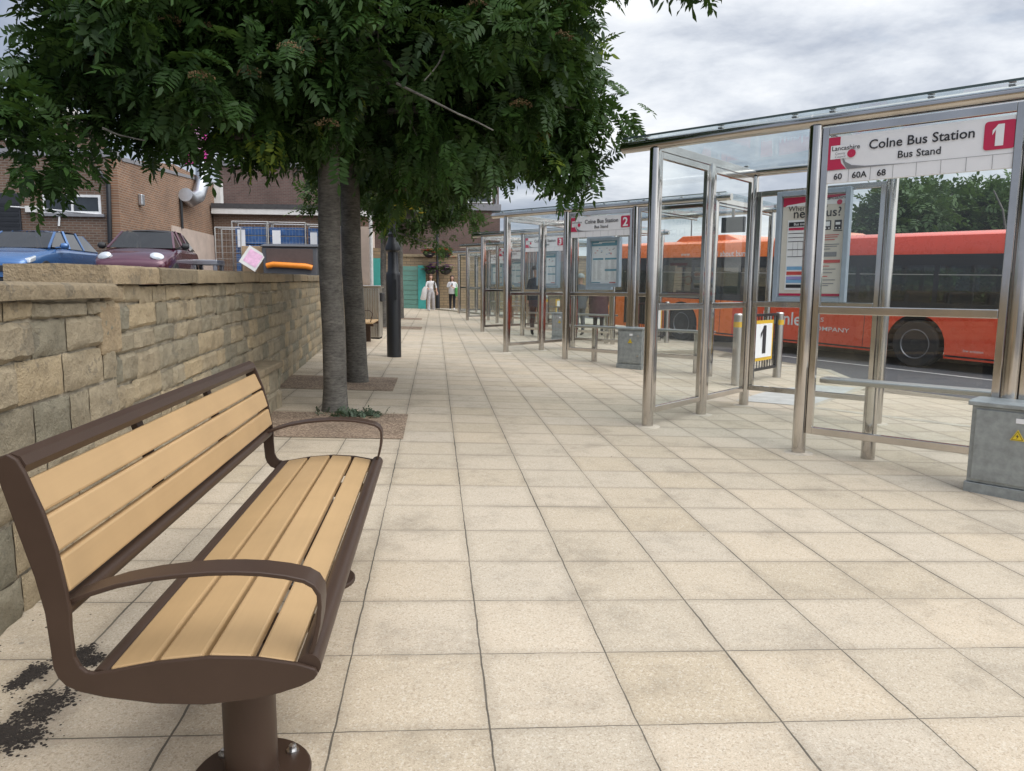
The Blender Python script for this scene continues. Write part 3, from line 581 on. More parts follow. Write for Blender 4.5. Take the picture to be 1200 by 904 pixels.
def poster(e, x0, x1, z0, z1, y, style):
    f = MB(); b = .055; yb = y+.09
    f.box((x0,y,z0),(x0+b,yb,z1)); f.box((x1-b,y,z0),(x1,yb,z1)); f.box((x0+b,y+.001,z1-b),(x1-b,yb-.001,z1)); f.box((x0+b,y+.001,z0),(x1-b,yb-.001,z0+b)); f.box((x0+b,y+.06,z0+b),(x1-b,yb-.003,z1-b))
    fr = f.build('poster_case', M['frame'], e, bev=.006)
    X0, X1, Z0, Z1 = x0+b, x1-b, z0+b, z1-b; wd, hh = X1-X0, Z1-Z0; y2 = y+.05
    s = MB(); s.poly([(X0+.004,y2,Z0+.004),(X1-.004,y2,Z0+.004),(X1-.004,y2,Z1-.004),(X0+.004,y2,Z1-.004)]); s.build('poster_sheet', M['cream'] if style == 1 else M['white'], fr)
    t = MB()
    def rect(m, u0, v0, u1, v1, lift=.003): t.m = m; t.poly([(X0+wd*u0,y2-lift,Z0+hh*v0),(X0+wd*u1,y2-lift,Z0+hh*v0),(X0+wd*u1,y2-lift,Z0+hh*v1),(X0+wd*u0,y2-lift,Z0+hh*v1)])
    def tx(m, body, size, u, v, bold=.0, al='LEFT', lift=.007): t.m = m; t.text(body, size, (X0+wd*u,y2-lift,Z0+hh*v), bold=bold, align=al)
    # 0 black 1 crimson 2 white 3 teal 4 blue 5 violet 6 red 7 grey
    if style == 1:
        rect(1,.01,.90,.99,.99); rect(1,.01,.01,.99,.035); t.m = 2; t.poly([(X0+wd*.04,y2-.0035,Z0+hh*.90),(X0+wd*.985,y2-.0035,Z0+hh*.90),(X0+wd*.985,y2-.0035,Z0+hh*.975),(X0+wd*.55,y2-.0035,Z0+hh*.945),(X0+wd*.08,y2-.0035,Z0+hh*.915)])
        tx(0,'Lancashire',.052,.68,.945,.01); t.m = 1; t.lathe((X0+wd*.90,0,Z0+hh*.915),[(.028,y2-.009),(.001,y2-.009)],14,'y',caps=False)
        tx(0,'When is your',.078,.10,.855); tx(0,'next bus?',.138,.18,.785,.008)
        rect(2,.10,.07,.52,.765,.0034); rect(0,.12,.70,.50,.745,.006); tx(2,'Bus times',.04,.20,.712,.01,lift=.009); rect(1,.12,.665,.50,.69,.006)
        for v in (.63,.59,.55,.47,.40): rect(0,.12,v,.50,v+.006,.006)
        for u in (.2,.28,.36,.44): rect(7,u,.40,u+.004,.55,.0064)
        for v, m in ((.27,4),(.22,6),(.17,5),(.14,4),(.09,0)): rect(m,.12,v,.46,v+.035,.006)
        # bus and train pictograms
        for u, trn in ((.68,0),(.84,1)):
            rect(0,u,.655,u+.11,.745,.005); rect(2 if not trn else 0,u+.018,.69,u+.092,.735,.008); rect(2,u+.02,.664,u+.04,.676,.008); rect(2,u+.07,.664,u+.09,.676,.008)
            if trn: rect(2,u+.02,.70,u+.09,.725,.0095); rect(0,u-.015,.64,u+.125,.648,.005)
        for v, w2, m in ((.60,.92,6),(.58,.9,6),(.555,.86,6),(.51,.93,7),(.49,.9,7),(.465,.8,7),(.30,.8,6),(.27,.9,7),(.235,.85,7),(.20,.78,6),(.165,.9,7),(.13,.88,7),(.11,.8,7)): rect(m,.62,v,w2,v+.008,.005)
        rect(7,.66,.395,.90,.44,.005); rect(6,.60,.335,.96,.365,.006)
        t.m = 6; t.lathe((X0+wd*.58,0,Z0+hh*.17),[(.055,y2-.008),(.044,y2-.008)],18,'y',caps=False)
    else:
        rect(3,.0,.88,1.,1.); 
        for v in (.955,): rect(2,.28,v,.88,v+.022,.006); rect(2,.05,.93,.40,.945,.006)
        for u0, u1, v0, v1 in ((.06,.46,.66,.86),(.52,.95,.66,.86),(.06,.46,.07,.60),(.52,.95,.38,.60),(.52,.95,.07,.34)): rect(7 if v0 > .6 and v0 < 0 else 2,u0,v0,u1,v1,.0035); rect(3,u0,v1-.04,u1,v1,.006) if v0 < .6 else rect(2,u0+.01,v0+.01,u1-.01,v1-.01,.0045)
        for i in range(26):
            v = .09+i*.018
            for u0, u1 in ((.08,.20),(.24,.44),(.54,.70),(.74,.93)): rect(7,u0,v,u0+(u1-u0)*random.uniform(.5,1),v+.0035,.0055)
        for i in range(14): v = .68+random.random()*.15; u = random.choice((.1,.55))+random.random()*.3; rect(random.choice((0,7,4,6)),u,v,u+.06,v+.012,.0065)
        rect(3,.02,.02,.35,.04,.005); rect(6,.70,.02,.93,.04,.005)
    t.build('print', [M['black'],M['crimson'],M['white'],M['teal'],M['bluep'],M['purplep'],M['redink'],M['greyink']], fr, fix=False)
def sign(e, num, routes, x0=1.575, x1=2.885):
    z0, z1, zc, y = 2.215, 2.575, 2.315, -.012
    s = MB(); s.box((x0,y,z0),(x1,y+.03,z1)); sg = s.build('stand_sign', M['white'], e, bev=.002)
    t = MB(); yy = y-.004
    def rect(m, a, b, c, d, lift=0): t.m = m; t.poly([(a,yy-lift,b),(c,yy-lift,b),(c,yy-lift,d),(a,yy-lift,d)])
    t.m = 1; cur = [(x0+.003,zc+.002),(x0+.155,zc+.002)]; t.poly([(x0+.003,yy,zc+.003),(x0+.16,yy,zc+.003),(x0+.12,yy,zc+.05),(x0+.105,yy,zc+.11),(x0+.105,yy,z1-.004),(x0+.003,yy,z1-.004)])
    t.m = 3; arc = [(.165,.003),(.60,.003),(.30,.012),(.20,.028),(.15,.06),(.128,.11),(.118,.11),(.135,.055)]; t.poly([(x0+a,yy-.0005,zc+b) for a, b in arc])
    rect(2, x0+.035, zc+.085, x0+.20, zc+.19, .002)
    t.m = 0; t.text('Lancashire', .050, (x0+.043,yy-.004,zc+.150), bold=.008); t.m = 3; t.text('County', .026, (x0+.07,yy-.004,zc+.118)); t.text('Council', .026, (x0+.07,yy-.004,zc+.093))
    t.m = 1; t.lathe((x0+.195,0,zc+.118), [(.032,yy-.005),(.001,yy-.005)], 16, 'y', caps=False)
    xc = (x0+x1)/2+.02
    t.m = 0; t.text('Colne Bus Station', .098, (xc,yy-.002,zc+.135), bold=.012, align='CENTER'); t.text('Bus Stand', .075, (xc,yy-.002,zc+.045), bold=.012, align='CENTER')
    X0, X1, Z0, Z1, r = x1-.225, x1-.035, zc+.035, z1-.03, .022
    pts = []
    for cx, cz, a0 in ((X1-r,Z1-r,0),(X0+r,Z1-r,90),(X0+r,Z0+r,180),(X1-r,Z0+r,270)):
        for q in range(5): a = R(a0+q*22.5); pts.append((cx+r*math.cos(a),yy-.001,cz+r*math.sin(a)))
    t.m = 1; t.poly(pts); t.m = 2; t.text(num, .205, ((X0+X1)/2-.004,yy-.004,Z0+.024), bold=.03, align='CENTER')
    rect(3, x0, zc-.001, x1, zc+.002, .001)
    n = 8
    for i in range(1, n): x = x0+.02+(x1-x0-.02)*i/n; rect(3, x-.0015, z0+.002, x+.0015, zc, .001)
    for i, rt in enumerate(routes): t.m = 0; t.text(rt, .066, (x0+.02+(x1-x0-.02)*(i+.5)/n,yy-.002,z0+.026), bold=.018, align='CENTER')
    t.build('lettering', [M['black'],M['crimson'],M['white'],M['greyink']], sg, fix=False)
def shelter(k, full):
    e = empty('bus_shelter', (P1[k].x, P1[k].y, -.07+[.0,.078,.13,.185,.235][k]), SHROT)
    for x, y in POST:
        s = MB(); disc_post(s, x, y, HB-.045); p = s.build('post', M['steel'], e, smooth=True)
        zl = gz(*(P1[k]+UV_*x+VV_*y).xy)-e.location.z
        s = MB(); s.lathe((x,y,0), [(.125+random.random()*.02,zl-.01),(.12,zl+.004),(.06,zl+.008)], 18); s.build('footing', M['concrete'], p)
    for a, b, r in (((-.36,0),(4.66,0),.054),((-.30,2.24),(4.6,2.24),.045)):
        s = MB(); s.tube((*a,HB),(*b,HB),r,20); s.lathe((a[0]-.012,a[1],HB), [(r*.6,-.012),(r,.012)], 16, 'x'); s.build('roof_beam', M['steel'], e, smooth=True)
    for x in (0,1.49,2.95,4.4):
        s = MB(); s.bar((x,.055,HB-.02),(x,2.195,HB-.02),.05,.09); s.bar((x,.056,HB-.095),(x,2.18,HB-.095),.03,.035); s.build('cross_beam', M['steel'], e, bev=.008)
    xs = (-.30,1.45,2.95,4.60)
    for a, b in zip(xs[:-1], xs[1:]):
        s = MB(); s.box((a,-.085,HB+.062),(b-.012,2.40,HB+.074)); s.build('roof_glass', M['roofglass'], e)
    s = MB(); s.box((-.31,-.094,HB+.060),(4.61,-.0865,HB+.077)); s.build('edge_seal', M['frame_dark'], e)
    for x in (-.1,.65,1.3,1.6,2.3,2.8,3.1,3.8,4.45):
        for y in (0,2.24): s = MB(); s.box((x-.02,y-.02,HB+.03),(x+.02,y+.02,HB+.061)); s.box((x-.022,y-.022,HB+.075),(x+.022,y+.022,HB+.087)); s.build('glazing_clamp', M['steel_dull'], e)
    frame_panel(e, (0,0), (0,1.13), .15, 2.655, 1.19, -1); frame_panel(e, (0,1.13), (0,2.24), .15, 2.655, 1.19, -1)
    frame_panel(e, (1.485,0), (2.95,0), .16, 2.655, 1.20, -1); frame_panel(e, (2.95,0), (4.4,0), .16, 2.655, 1.20, -1)
    frame_panel(e, (0,2.24), (1.5,2.24), .17, 2.50, 1.20, -1)
    for x0, x1, xp in ((1.57,2.87,1.97),(3.05,4.34,4.04)):
        s = MB(); s.bar((x0,.24,.60),(x1,.24,.60),.17,.045); q = s.build('perch_seat', M['steel_dull'], e, bev=.012)
        s = MB(); s.tube((xp,.26,-.12),(xp,.26,.575),.055,18); s.build('seat_post', M['steel'], q, smooth=True)
    sign(e, str(k+1), full)
    if k == 0: poster(e, .32, 1.12, 1.235, 2.465, 2.14, 1)
    else: poster(e, 1.92, 2.60, 1.33, 2.20, .05, 2) ; poster(e, .40, 1.05, 1.28, 2.40, 2.14, 2)
    if k == 1:
        s = MB(); s.box((3.9,1.25,2.28),(4.32,1.33,2.54)); q = s.build('departure_screen', M['screen'], e, bev=.01); s = MB(); s.bar((4.1,1.29,2.54),(4.1,1.29,2.68),.04,.04); s.build('bracket', M['steel_dull'], q)
    return e
routes = [('60','60A','68'),(),('...','...','...'),(),()]
labs = ['nearest glass and steel bus shelter, with the red number one on its sign','second bus shelter, with the red number two on its sign','third bus shelter, with the red number three on its sign','fourth bus shelter down the row, just before the furthest','furthest bus shelter at the end of the row by the two women']
for k in range(5): tag(shelter(k, routes[k] if k != 2 else ()), labs[k], 'bus shelter', 'bus shelters along the bays')

# ------------------------------------------------------------------ cabinets
def cabinet(loc, rz, w, dp, h, label):
    e = empty('utility_cabinet', loc, rz); tag(e, label, 'cabinet', 'grey electricity cabinets')
    s = MB(); s.box((0,0,-.05),(w,dp,.07)); s.build('plinth', M['galv'], e, bev=.004)
    s = MB(); s.box((.012,.012,.072),(w-.012,dp-.01,h-.04)); s.build('body', M['galv'], e, bev=.006)
    s = MB(); s.prism([(-.012,h-.038),(-.012,h-.008),(.03,h),(dp-.01,h),(dp+.01,h-.008),(dp+.01,h-.038)], -.01, w+.01, 'x'); s.build('lid', M['galv'], e, bev=.005)
    s = MB(); s.box((.04,.0,.095),(w-.035,.0105,h-.06)); d = s.build('door', M['galv'], e, bev=.003)
    s = MB(); s.m = 0; s.box((w*.50,-.004,h*.80),(w*.62,-.0005,h*.85)); s.m = 1; c, z = w*.53, h*.62; s.prism([(c-.042,z),(c+.042,z),(c,z+.075)], -.005, -.001); s.m = 2; s.prism([(c-.034,z+.005),(c+.034,z+.005),(c,z+.066)], -.0065, -.0052); s.m = 1; s.prism([(c-.029,z+.008),(c+.029,z+.008),(c,z+.060)], -.008, -.0067); s.m = 2; s.prism([(c+.004,z+.048),(c-.010,z+.028),(c,z+.03),(c-.005,z+.012),(c+.010,z+.034),(c,z+.033)], -.0095, -.0082)
    s.build('warning_label', [M['white'],M['warn'],M['black']], d, fix=True)
    for zz in (.22,h-.14): s = MB(); s.lathe((w-.075,0,zz), [(.016,-.014),(.016,.0)], 12, 'y'); s.build('lock', M['steel_dull'], d, smooth=True)
    return e
cabinet((3.727,4.752,-.117), math.atan2(-.328,.195)+.12, .56, .27, .655, 'grey electricity cabinet with yellow warning triangle in front of the nearest shelter')
cabinet((3.099,12.425,-.046), math.atan2(-.3,.4), .46, .24, .70, 'grey electricity cabinet in front of the second shelter')
cabinet((2.98,18.95,.0), math.atan2(-.4,.5), .46, .24, .70, 'grey electricity cabinet seen through the glass of the second shelter')

# ------------------------------------------------------------------ stand number barriers
def barrier(k, num, label):
    s0, t0 = ((-.92,4.03),(.16,4.56),(-.92,4.03))[k]; a, b = L2W(k,s0,t0), L2W(k,s0,t0+1.56); e = empty('stand_barrier', (a.x,a.y,gz(a.x,a.y)), math.atan2(b.y-a.y,b.x-a.x)); tag(e, label, 'barrier', 'numbered barriers at the bays'); L = (b-a).length; dz = gz(b.x,b.y)-gz(a.x,a.y)
    for x, z in ((0,0),(L,dz)):
        s = MB(); s.lathe((x,0,0), [(.066,z-.05),(.066,1.04+z),(.05,1.06+z)], 20); p = s.build('bollard', M['steel_dull'], e, smooth=True)
        s = MB(); s.lathe((x,0,0), [(.068,.86+z),(.068,.94+z)], 20, caps=False); s.build('yellow_band', M['yellow'], p, smooth=True)
    s = MB(); s.box((.10,-.02,1.00),(L-.10,.02,1.04)); s.box((.10,-.02,.16),(L-.10,.02,.20))
    for x in (.12,L-.12): s.box((x-.02,-.0195,.202),(x+.02,.0195,.998))
    n = 13
    for i in range(1, n): x = .12+(L-.24)*i/n; s.tube((x,0,.20),(x,0,1.0),.008,6)
    s.build('railing', M['blackm'], e)
    s = MB(); s.m = 0; s.box((L/2-.30,-.045,.32),(L/2+.42,-.022,.94)); bd = s.build('number_board', M['yellow'], e)
    s = MB(); s.m = 0; s.poly([(L/2-.25,-.049,.37),(L/2+.37,-.049,.37),(L/2+.37,-.049,.89),(L/2-.25,-.049,.89)]); s.m = 1; s.text(num, .60, (L/2+.05,-.054,.43), bold=.02, align='CENTER'); s.build('lettering', [M['white'],M['black']], bd, fix=False)
barrier(0,'1','railing between two steel bollards carrying a yellow edged number one board'); barrier(1,'2','railing with two bollards and a number board, seen past the second shelter'); barrier(2,'3','railing with two bollards and a number board, furthest along the bays')

# ------------------------------------------------------------------ bus
bus = empty('bus', (9.611,13.93,-.235), math.atan2(.897,-.443)); bus.rotation_euler = (0, R(-1.3), bus.rotation_euler.z); tag(bus, 'red and orange single-decker bus parked behind the shelters', 'bus')
X0b, X1b, Yn_, Yf_ = -3.1, 9.35, .06, -2.44; WB = 6.49; SP = 4.7      # SP: where red turns orange
def arch(cx, r, n=12): return [(cx+r*math.cos(PI-PI*i/n), .48+r*math.sin(PI*i/n)) for i in range(n+1)]
def side_low(x0, x1, arches):
    p = [(x0,.26)]
    for c in arches: p += [(c-.60,.26)]+arch(c,.60)+[(c+.60,.26)]
    return p+[(x1,.26),(x1,1.18),(x0,1.18)]
for nm, mat, x0, x1, arcs in (('rear_side_panel','busred',X0b+.05,SP,[0]),('front_side_panel','busorange',SP,X1b-.1,[WB])):
    s = MB()
    for y in (Yn_, Yf_+.03): s.prism(side_low(x0,x1,arcs), y-.03, y)
    s.build('side_panel', M[mat], bus)
for mat, x0, x1 in (('busred',X0b,3.0),('busorange',3.0,X1b-.05)):
    pr = [(Yn_,2.26),(Yn_,2.40),(Yn_-.06,2.62),(Yn_-.22,2.70),(Yf_+.22,2.70),(Yf_+.06,2.62),(Yf_,2.40),(Yf_,2.26)]
    s = MB(); s.prism(pr, x0, x1, 'x'); s.build('roof', M[mat], bus, smooth=True)
for x0, x1 in ((4.9,7.3),(2.2,3.2)):
    s = MB(); s.prism([(x0,2.69),(x0+.5,2.86),(x1-.3,2.86),(x1,2.69)], -2.1, -.35); s.build('roof_pod', M['busorange'], bus, bev=.03)
s = MB(); s.box((X0b,Yf_+.02,.40),(X1b-.3,Yn_-.035,.46)); s.build('floor', M['dark'], bus)
s = MB(); s.box((X0b,Yf_+.01,.30),(X0b+.045,Yn_-.01,2.26)); s.build('rear_panel', M['busred'], bus)
s = MB(); s.prism([(X1b-.05,.26),(X1b+.10,.40),(X1b+.08,1.1),(X1b-.05,1.15)], Yf_, Yn_-.001); s.build('front_panel', M['busorange'], bus, bev=.02)
s = MB(); s.prism([(X1b-.02,1.16),(X1b+.06,1.16),(X1b-.03,2.26),(X1b-.08,2.26)], Yf_+.06, Yn_-.06); s.build('windscreen', M['tint'], bus)
pil = [X0b+.03,-1.75,-.35,1.3,2.9,4.5,6.1,7.6,8.9]
for y, yo in ((Yn_,-.012),(Yf_,.012)):
    s = MB(); 
    for x in pil: s.box((x,min(y,y+yo*3)+.002,1.18),(x+.09,max(y,y+yo*3)-.002,2.26))
    s.box((X0b+.05,min(y,y+yo)-.003,1.18),(X1b-.1,max(y,y+yo)+.003,1.32)) ; s.box((X0b+.05,min(y,y+yo)-.003,2.05),(X1b-.1,max(y,y+yo)+.003,2.26)); s.build('window_pillar', M['dark'], bus)
    for a, b in zip(pil[:-1], pil[1:]):
        s = MB(); yy = y+yo*.5; s.poly([(a+.05,yy,1.30),(b+.05,yy,1.30),(b+.05,yy,2.08),(a+.05,yy,2.08)]); g = s.build('window', M['tint'], bus)
        if y == Yn_:
            s = MB(); s.box((a+.1,y-.002,1.86),(b,y+.006,1.878)); s.build('window_bar', M['steel_dull'], g)
for i in range(11):
    for yy in (-.45,-1.9):
        x = -2.2+i*.85; s = MB(); s.box((x,yy-.42,.75),(x+.42,yy+.40,.86)); s.prism([(x-.02,.86),(x+.07,.86),(x-.02,1.52),(x-.10,1.52)], yy-.42, yy+.40); s.build('seat', M['seatc'], bus, bev=.03)
for c in (0, WB):
    for y in (Yn_-.16, Yf_+.16):
        sg = 1 if y > -1 else -1
        s = MB(); s.lathe((c,y,.485), [(.30,-.13),(.44,-.14),(.478,-.11),(.485,-.04),(.485,.04),(.478,.11),(.44,.14),(.30,.13)], 36, 'y'); q = s.build('wheel', M['tyre'], bus, smooth=True)
        s = MB(); s.lathe((c,y+sg*.10,.485), [(.30,.04*sg),(.285,.045*sg),(.265,.02*sg),(.25,-.04*sg)], 30, 'y', caps=False); s.build('rim', M['rim'], q, smooth=True)
        s = MB(); s.lathe((c,y+sg*.10,.485), [(.27,-.05*sg),(.12,-.02*sg),(.10,.03*sg),(.02,.04*sg)], 24, 'y'); 
        for j in range(10): a = j*PI/5; s.lathe((c+.165*math.cos(a),y+sg*.10,.485+.165*math.sin(a)), [(.016,-.03*sg),(.016,.02*sg)], 6, 'y')
        s.build('hub', M['hub'], q, smooth=True)
    s = MB()
    for y0, y1 in ((Yn_-.5,Yn_-.031),(Yf_+.031,Yf_+.5)):
        ar = arch(c,.602); s.prism(ar+[(c+.66,.3),(c+.66,1.12),(c-.66,1.12),(c-.66,.3)], y0, y1)
    s.build('wheel_arch', M['dark'], bus)
s = MB(); s.m = 0; xt = (-1,0,0)
s.text('burnley', .42, (3.75,Yn_+.004,.68), xt, bold=.012); s.text('BUS', .135, (2.42,Yn_+.004,.80), xt, bold=.004, sx=1.5); s.text('COMPANY', .135, (2.42,Yn_+.004,.60), xt, bold=.004, sx=1.5); s.text("I'm all about burnley's", .20, (5.75,Yn_+.004,2.28), xt, bold=.01)
s.text('www.', .15, (6.6,Yn_+.004,2.30), xt); s.text('low emission', .07, (-.95,Yn_+.004,.42), xt); s.build('lettering', M['buswhite'], bus, fix=False)
s = MB(); s.box((X0b+.05,Yn_-.002,.30),(-.62,Yn_+.006,.33)); s.box((.62,Yn_-.002,.30),(5.87,Yn_+.006,.33)); s.build('skirt_trim', M['dark'], bus)
for x in (-2.2,1.1,2.55,5.1,7.7):
    s = MB(); s.box((x,Yn_-.001,.30),(x+.012,Yn_+.002,1.17)); s.build('panel_seam', M['dark'], bus)
s = MB(); s.box((X0b+.05,Yn_-.001,1.165),(X1b-.1,Yn_+.004,1.185)); s.box((X0b+.05,Yn_-.001,2.245),(X1b-.1,Yn_+.004,2.262)); s.build('window_rubber', M['dark'], bus)
s = MB(); s.box((7.75,Yn_-.001,.36),(8.85,Yn_+.012,2.05)); dr_ = s.build('door', M['screen'], bus, bev=.01)

# ------------------------------------------------------------------ lamp post, baskets, bin, second bench
lp = G(462,418.5); e = empty('lamp_post', lp); tag(e, 'ornate black cast lamp post with collar standing past the second tree', 'lamp post')
s = MB(); s.lathe((0,0,0), [(.125,-.03),(.125,1.42),(.118,1.47),(.096,1.50),(.090,1.82),(.13,1.85),(.135,1.90),(.095,1.99),(.075,2.08),(.085,2.10),(.085,2.13),(.055,2.16),(.052,4.6)], 16); s.build('column', M['blackm'], e, smooth=True)
s = MB(); s.path([(0,0,4.5),(.0,0,4.75),(-.25,0,4.95),(-.5,0,4.85)], .025, 8); s.lathe((-.5,0,4.5), [(.16,0),(.20,.12),(.12,.30),(.03,.36)], 16); s.build('lantern', M['blackm'], e, smooth=True)
s = MB(); s.box((.02,-.13,1.0),(.06,-.118,1.35)); s.build('access_door', M['blackm'], e)
def basket(loc, r, label, mats, group, nfl=70):
    e = empty('hanging_basket', loc); tag(e, label, 'hanging basket', group)
    s = MB(); s.lathe((0,0,0), [(.02,-r*.75),(r*.55,-r*.6),(r*.85,-r*.25),(r*.92,0),(r*.8,.01)], 18); s.build('bowl', M['plast'], e, smooth=True)
    n = 220; b = rng.normal(0,r*.42,(n,3)); b[:,2] = np.abs(b[:,2])*.5; leaves_mesh('foliage', M['hedge'], e, b, rng.normal(0,1,(n,3))+[0,0,.2], rng.uniform(.10,.17,n), rng.uniform(.2,1,n), T7)
    s = MB()
    for i in range(nfl):
        s.m = random.randrange(len(mats)); p = Vector((random.gauss(0,r*.55),random.gauss(-.05,r*.55),random.gauss(.07,.09))); q = random.uniform(.05,.085)
        for j in range(5):
            a = j*2*PI/5; s.poly([p, p+Vector((q*math.cos(a-.5),q*math.sin(a-.5),q*.4)), p+Vector((q*1.5*math.cos(a),q*1.5*math.sin(a),q*.3)), p+Vector((q*math.cos(a+.5),q*math.sin(a+.5),q*.4))])
    s.build('flowers', [M[x] for x in mats], e, fix=False)['kind'] = 'stuff'; return e
bk = W(479,247,13.15); be = basket(bk, .19, 'basket of yellow flowers hanging from the black lamp post', ['fl_yel'], 'hanging flower baskets', 40)
s = MB(); s.path([(-(bk.x-lp.x)+.05,lp.y-bk.y,.55),(0,0,.55),(0,0,.05)], .010, 6); s.build('bracket', M['blackm'], be)
bp = G(513,363); e = empty('basket_post', bp); tag(e, 'thin black post with flower baskets at the far end of the walk', 'post')
s = MB(); s.lathe((0,0,0), [(.11,-.03),(.11,.9),(.07,1.0),(.06,4.8)], 12); s.build('column', M['blackm'], e, smooth=True)
s = MB(); s.tube((-.45,0,3.1),(.45,0,3.1),.02,8); s.tube((-.45,0,2.35),(.45,0,2.35),.02,8); s.build('cross_arm', M['blackm'], e)
for dx, z, mt, lb in ((-.42,2.85,['fl_wh','fl_red'],'upper basket with red and white flowers, nearer the green hoarding'),(.42,2.85,['fl_red'],'upper basket with bright red flowers, above the two women'),(-.36,2.0,['fl_pur'],'lower basket full of purple flowers'),(.40,2.0,['fl_pur','fl_wh'],'lower basket with few flowers, on the side of the shelters')):
    basket((bp.x+dx,bp.y,bp.z+z), .34, lb, mt, 'hanging flower baskets', 60)
bn = G(443,397.5); e = empty('litter_bin', (bn.x-.20,bn.y+.2,bn.z), R(-4)); tag(e, 'square stainless steel litter bin beyond the second bench', 'litter bin')
s = MB(); s.box((-.27,-.24,.04),(.27,.24,1.17)); bd = s.build('body', M['steel_dull'], e, bev=.012)
s = MB()
for i in range(9): x = -.22+i*.055; s.box((x-.006,-.25,.06),(x+.006,-.2405,1.14))
s.build('rib', M['steel'], bd)
s = MB(); s.box((-.31,-.28,1.172),(.31,.28,1.215)); s.build('lid', M['steel'], e, bev=.01)
s = MB(); s.box((.271,-.16,.85),(.335,.16,1.05)); s.build('aperture_hood', M['plast'], e, bev=.02)
s = MB(); s.box((-.25,-.22,-.02),(.25,.22,.038)); s.build('plinth', M['dark'], e)
b2 = G(428,406); e = empty('backless_bench', (b2.x-.05,b2.y,b2.z)); tag(e, 'small backless slatted bench seen beyond the second tree trunk', 'bench')
for i in range(4): s = MB(); s.t = random.random(); s.box((-.27+i*.125,-.15,.455),(-.16+i*.125,1.45,.485)); s.build('seat_slat', M['wood'], e, bev=.006)
for y in (-.02,1.2): s = MB(); s.box((-.06,y-.05,-.02),(.06,y+.05,.40)); s.build('leg', M['brown'], e, bev=.01); s = MB(); s.box((-.27,y-.04,.402),(.23,y+.04,.4545)); s.build('bracket', M['brown'], e, bev=.006)
s = MB(); s.path([(-.2,-.1,.45),(-.2,-.1,.68),(-.12,-.1,.72),(.16,-.1,.72),(.22,-.1,.66),(.16,-.1,.45)], .010, 6); s.build('armrest', M['brown'], e, smooth=True)

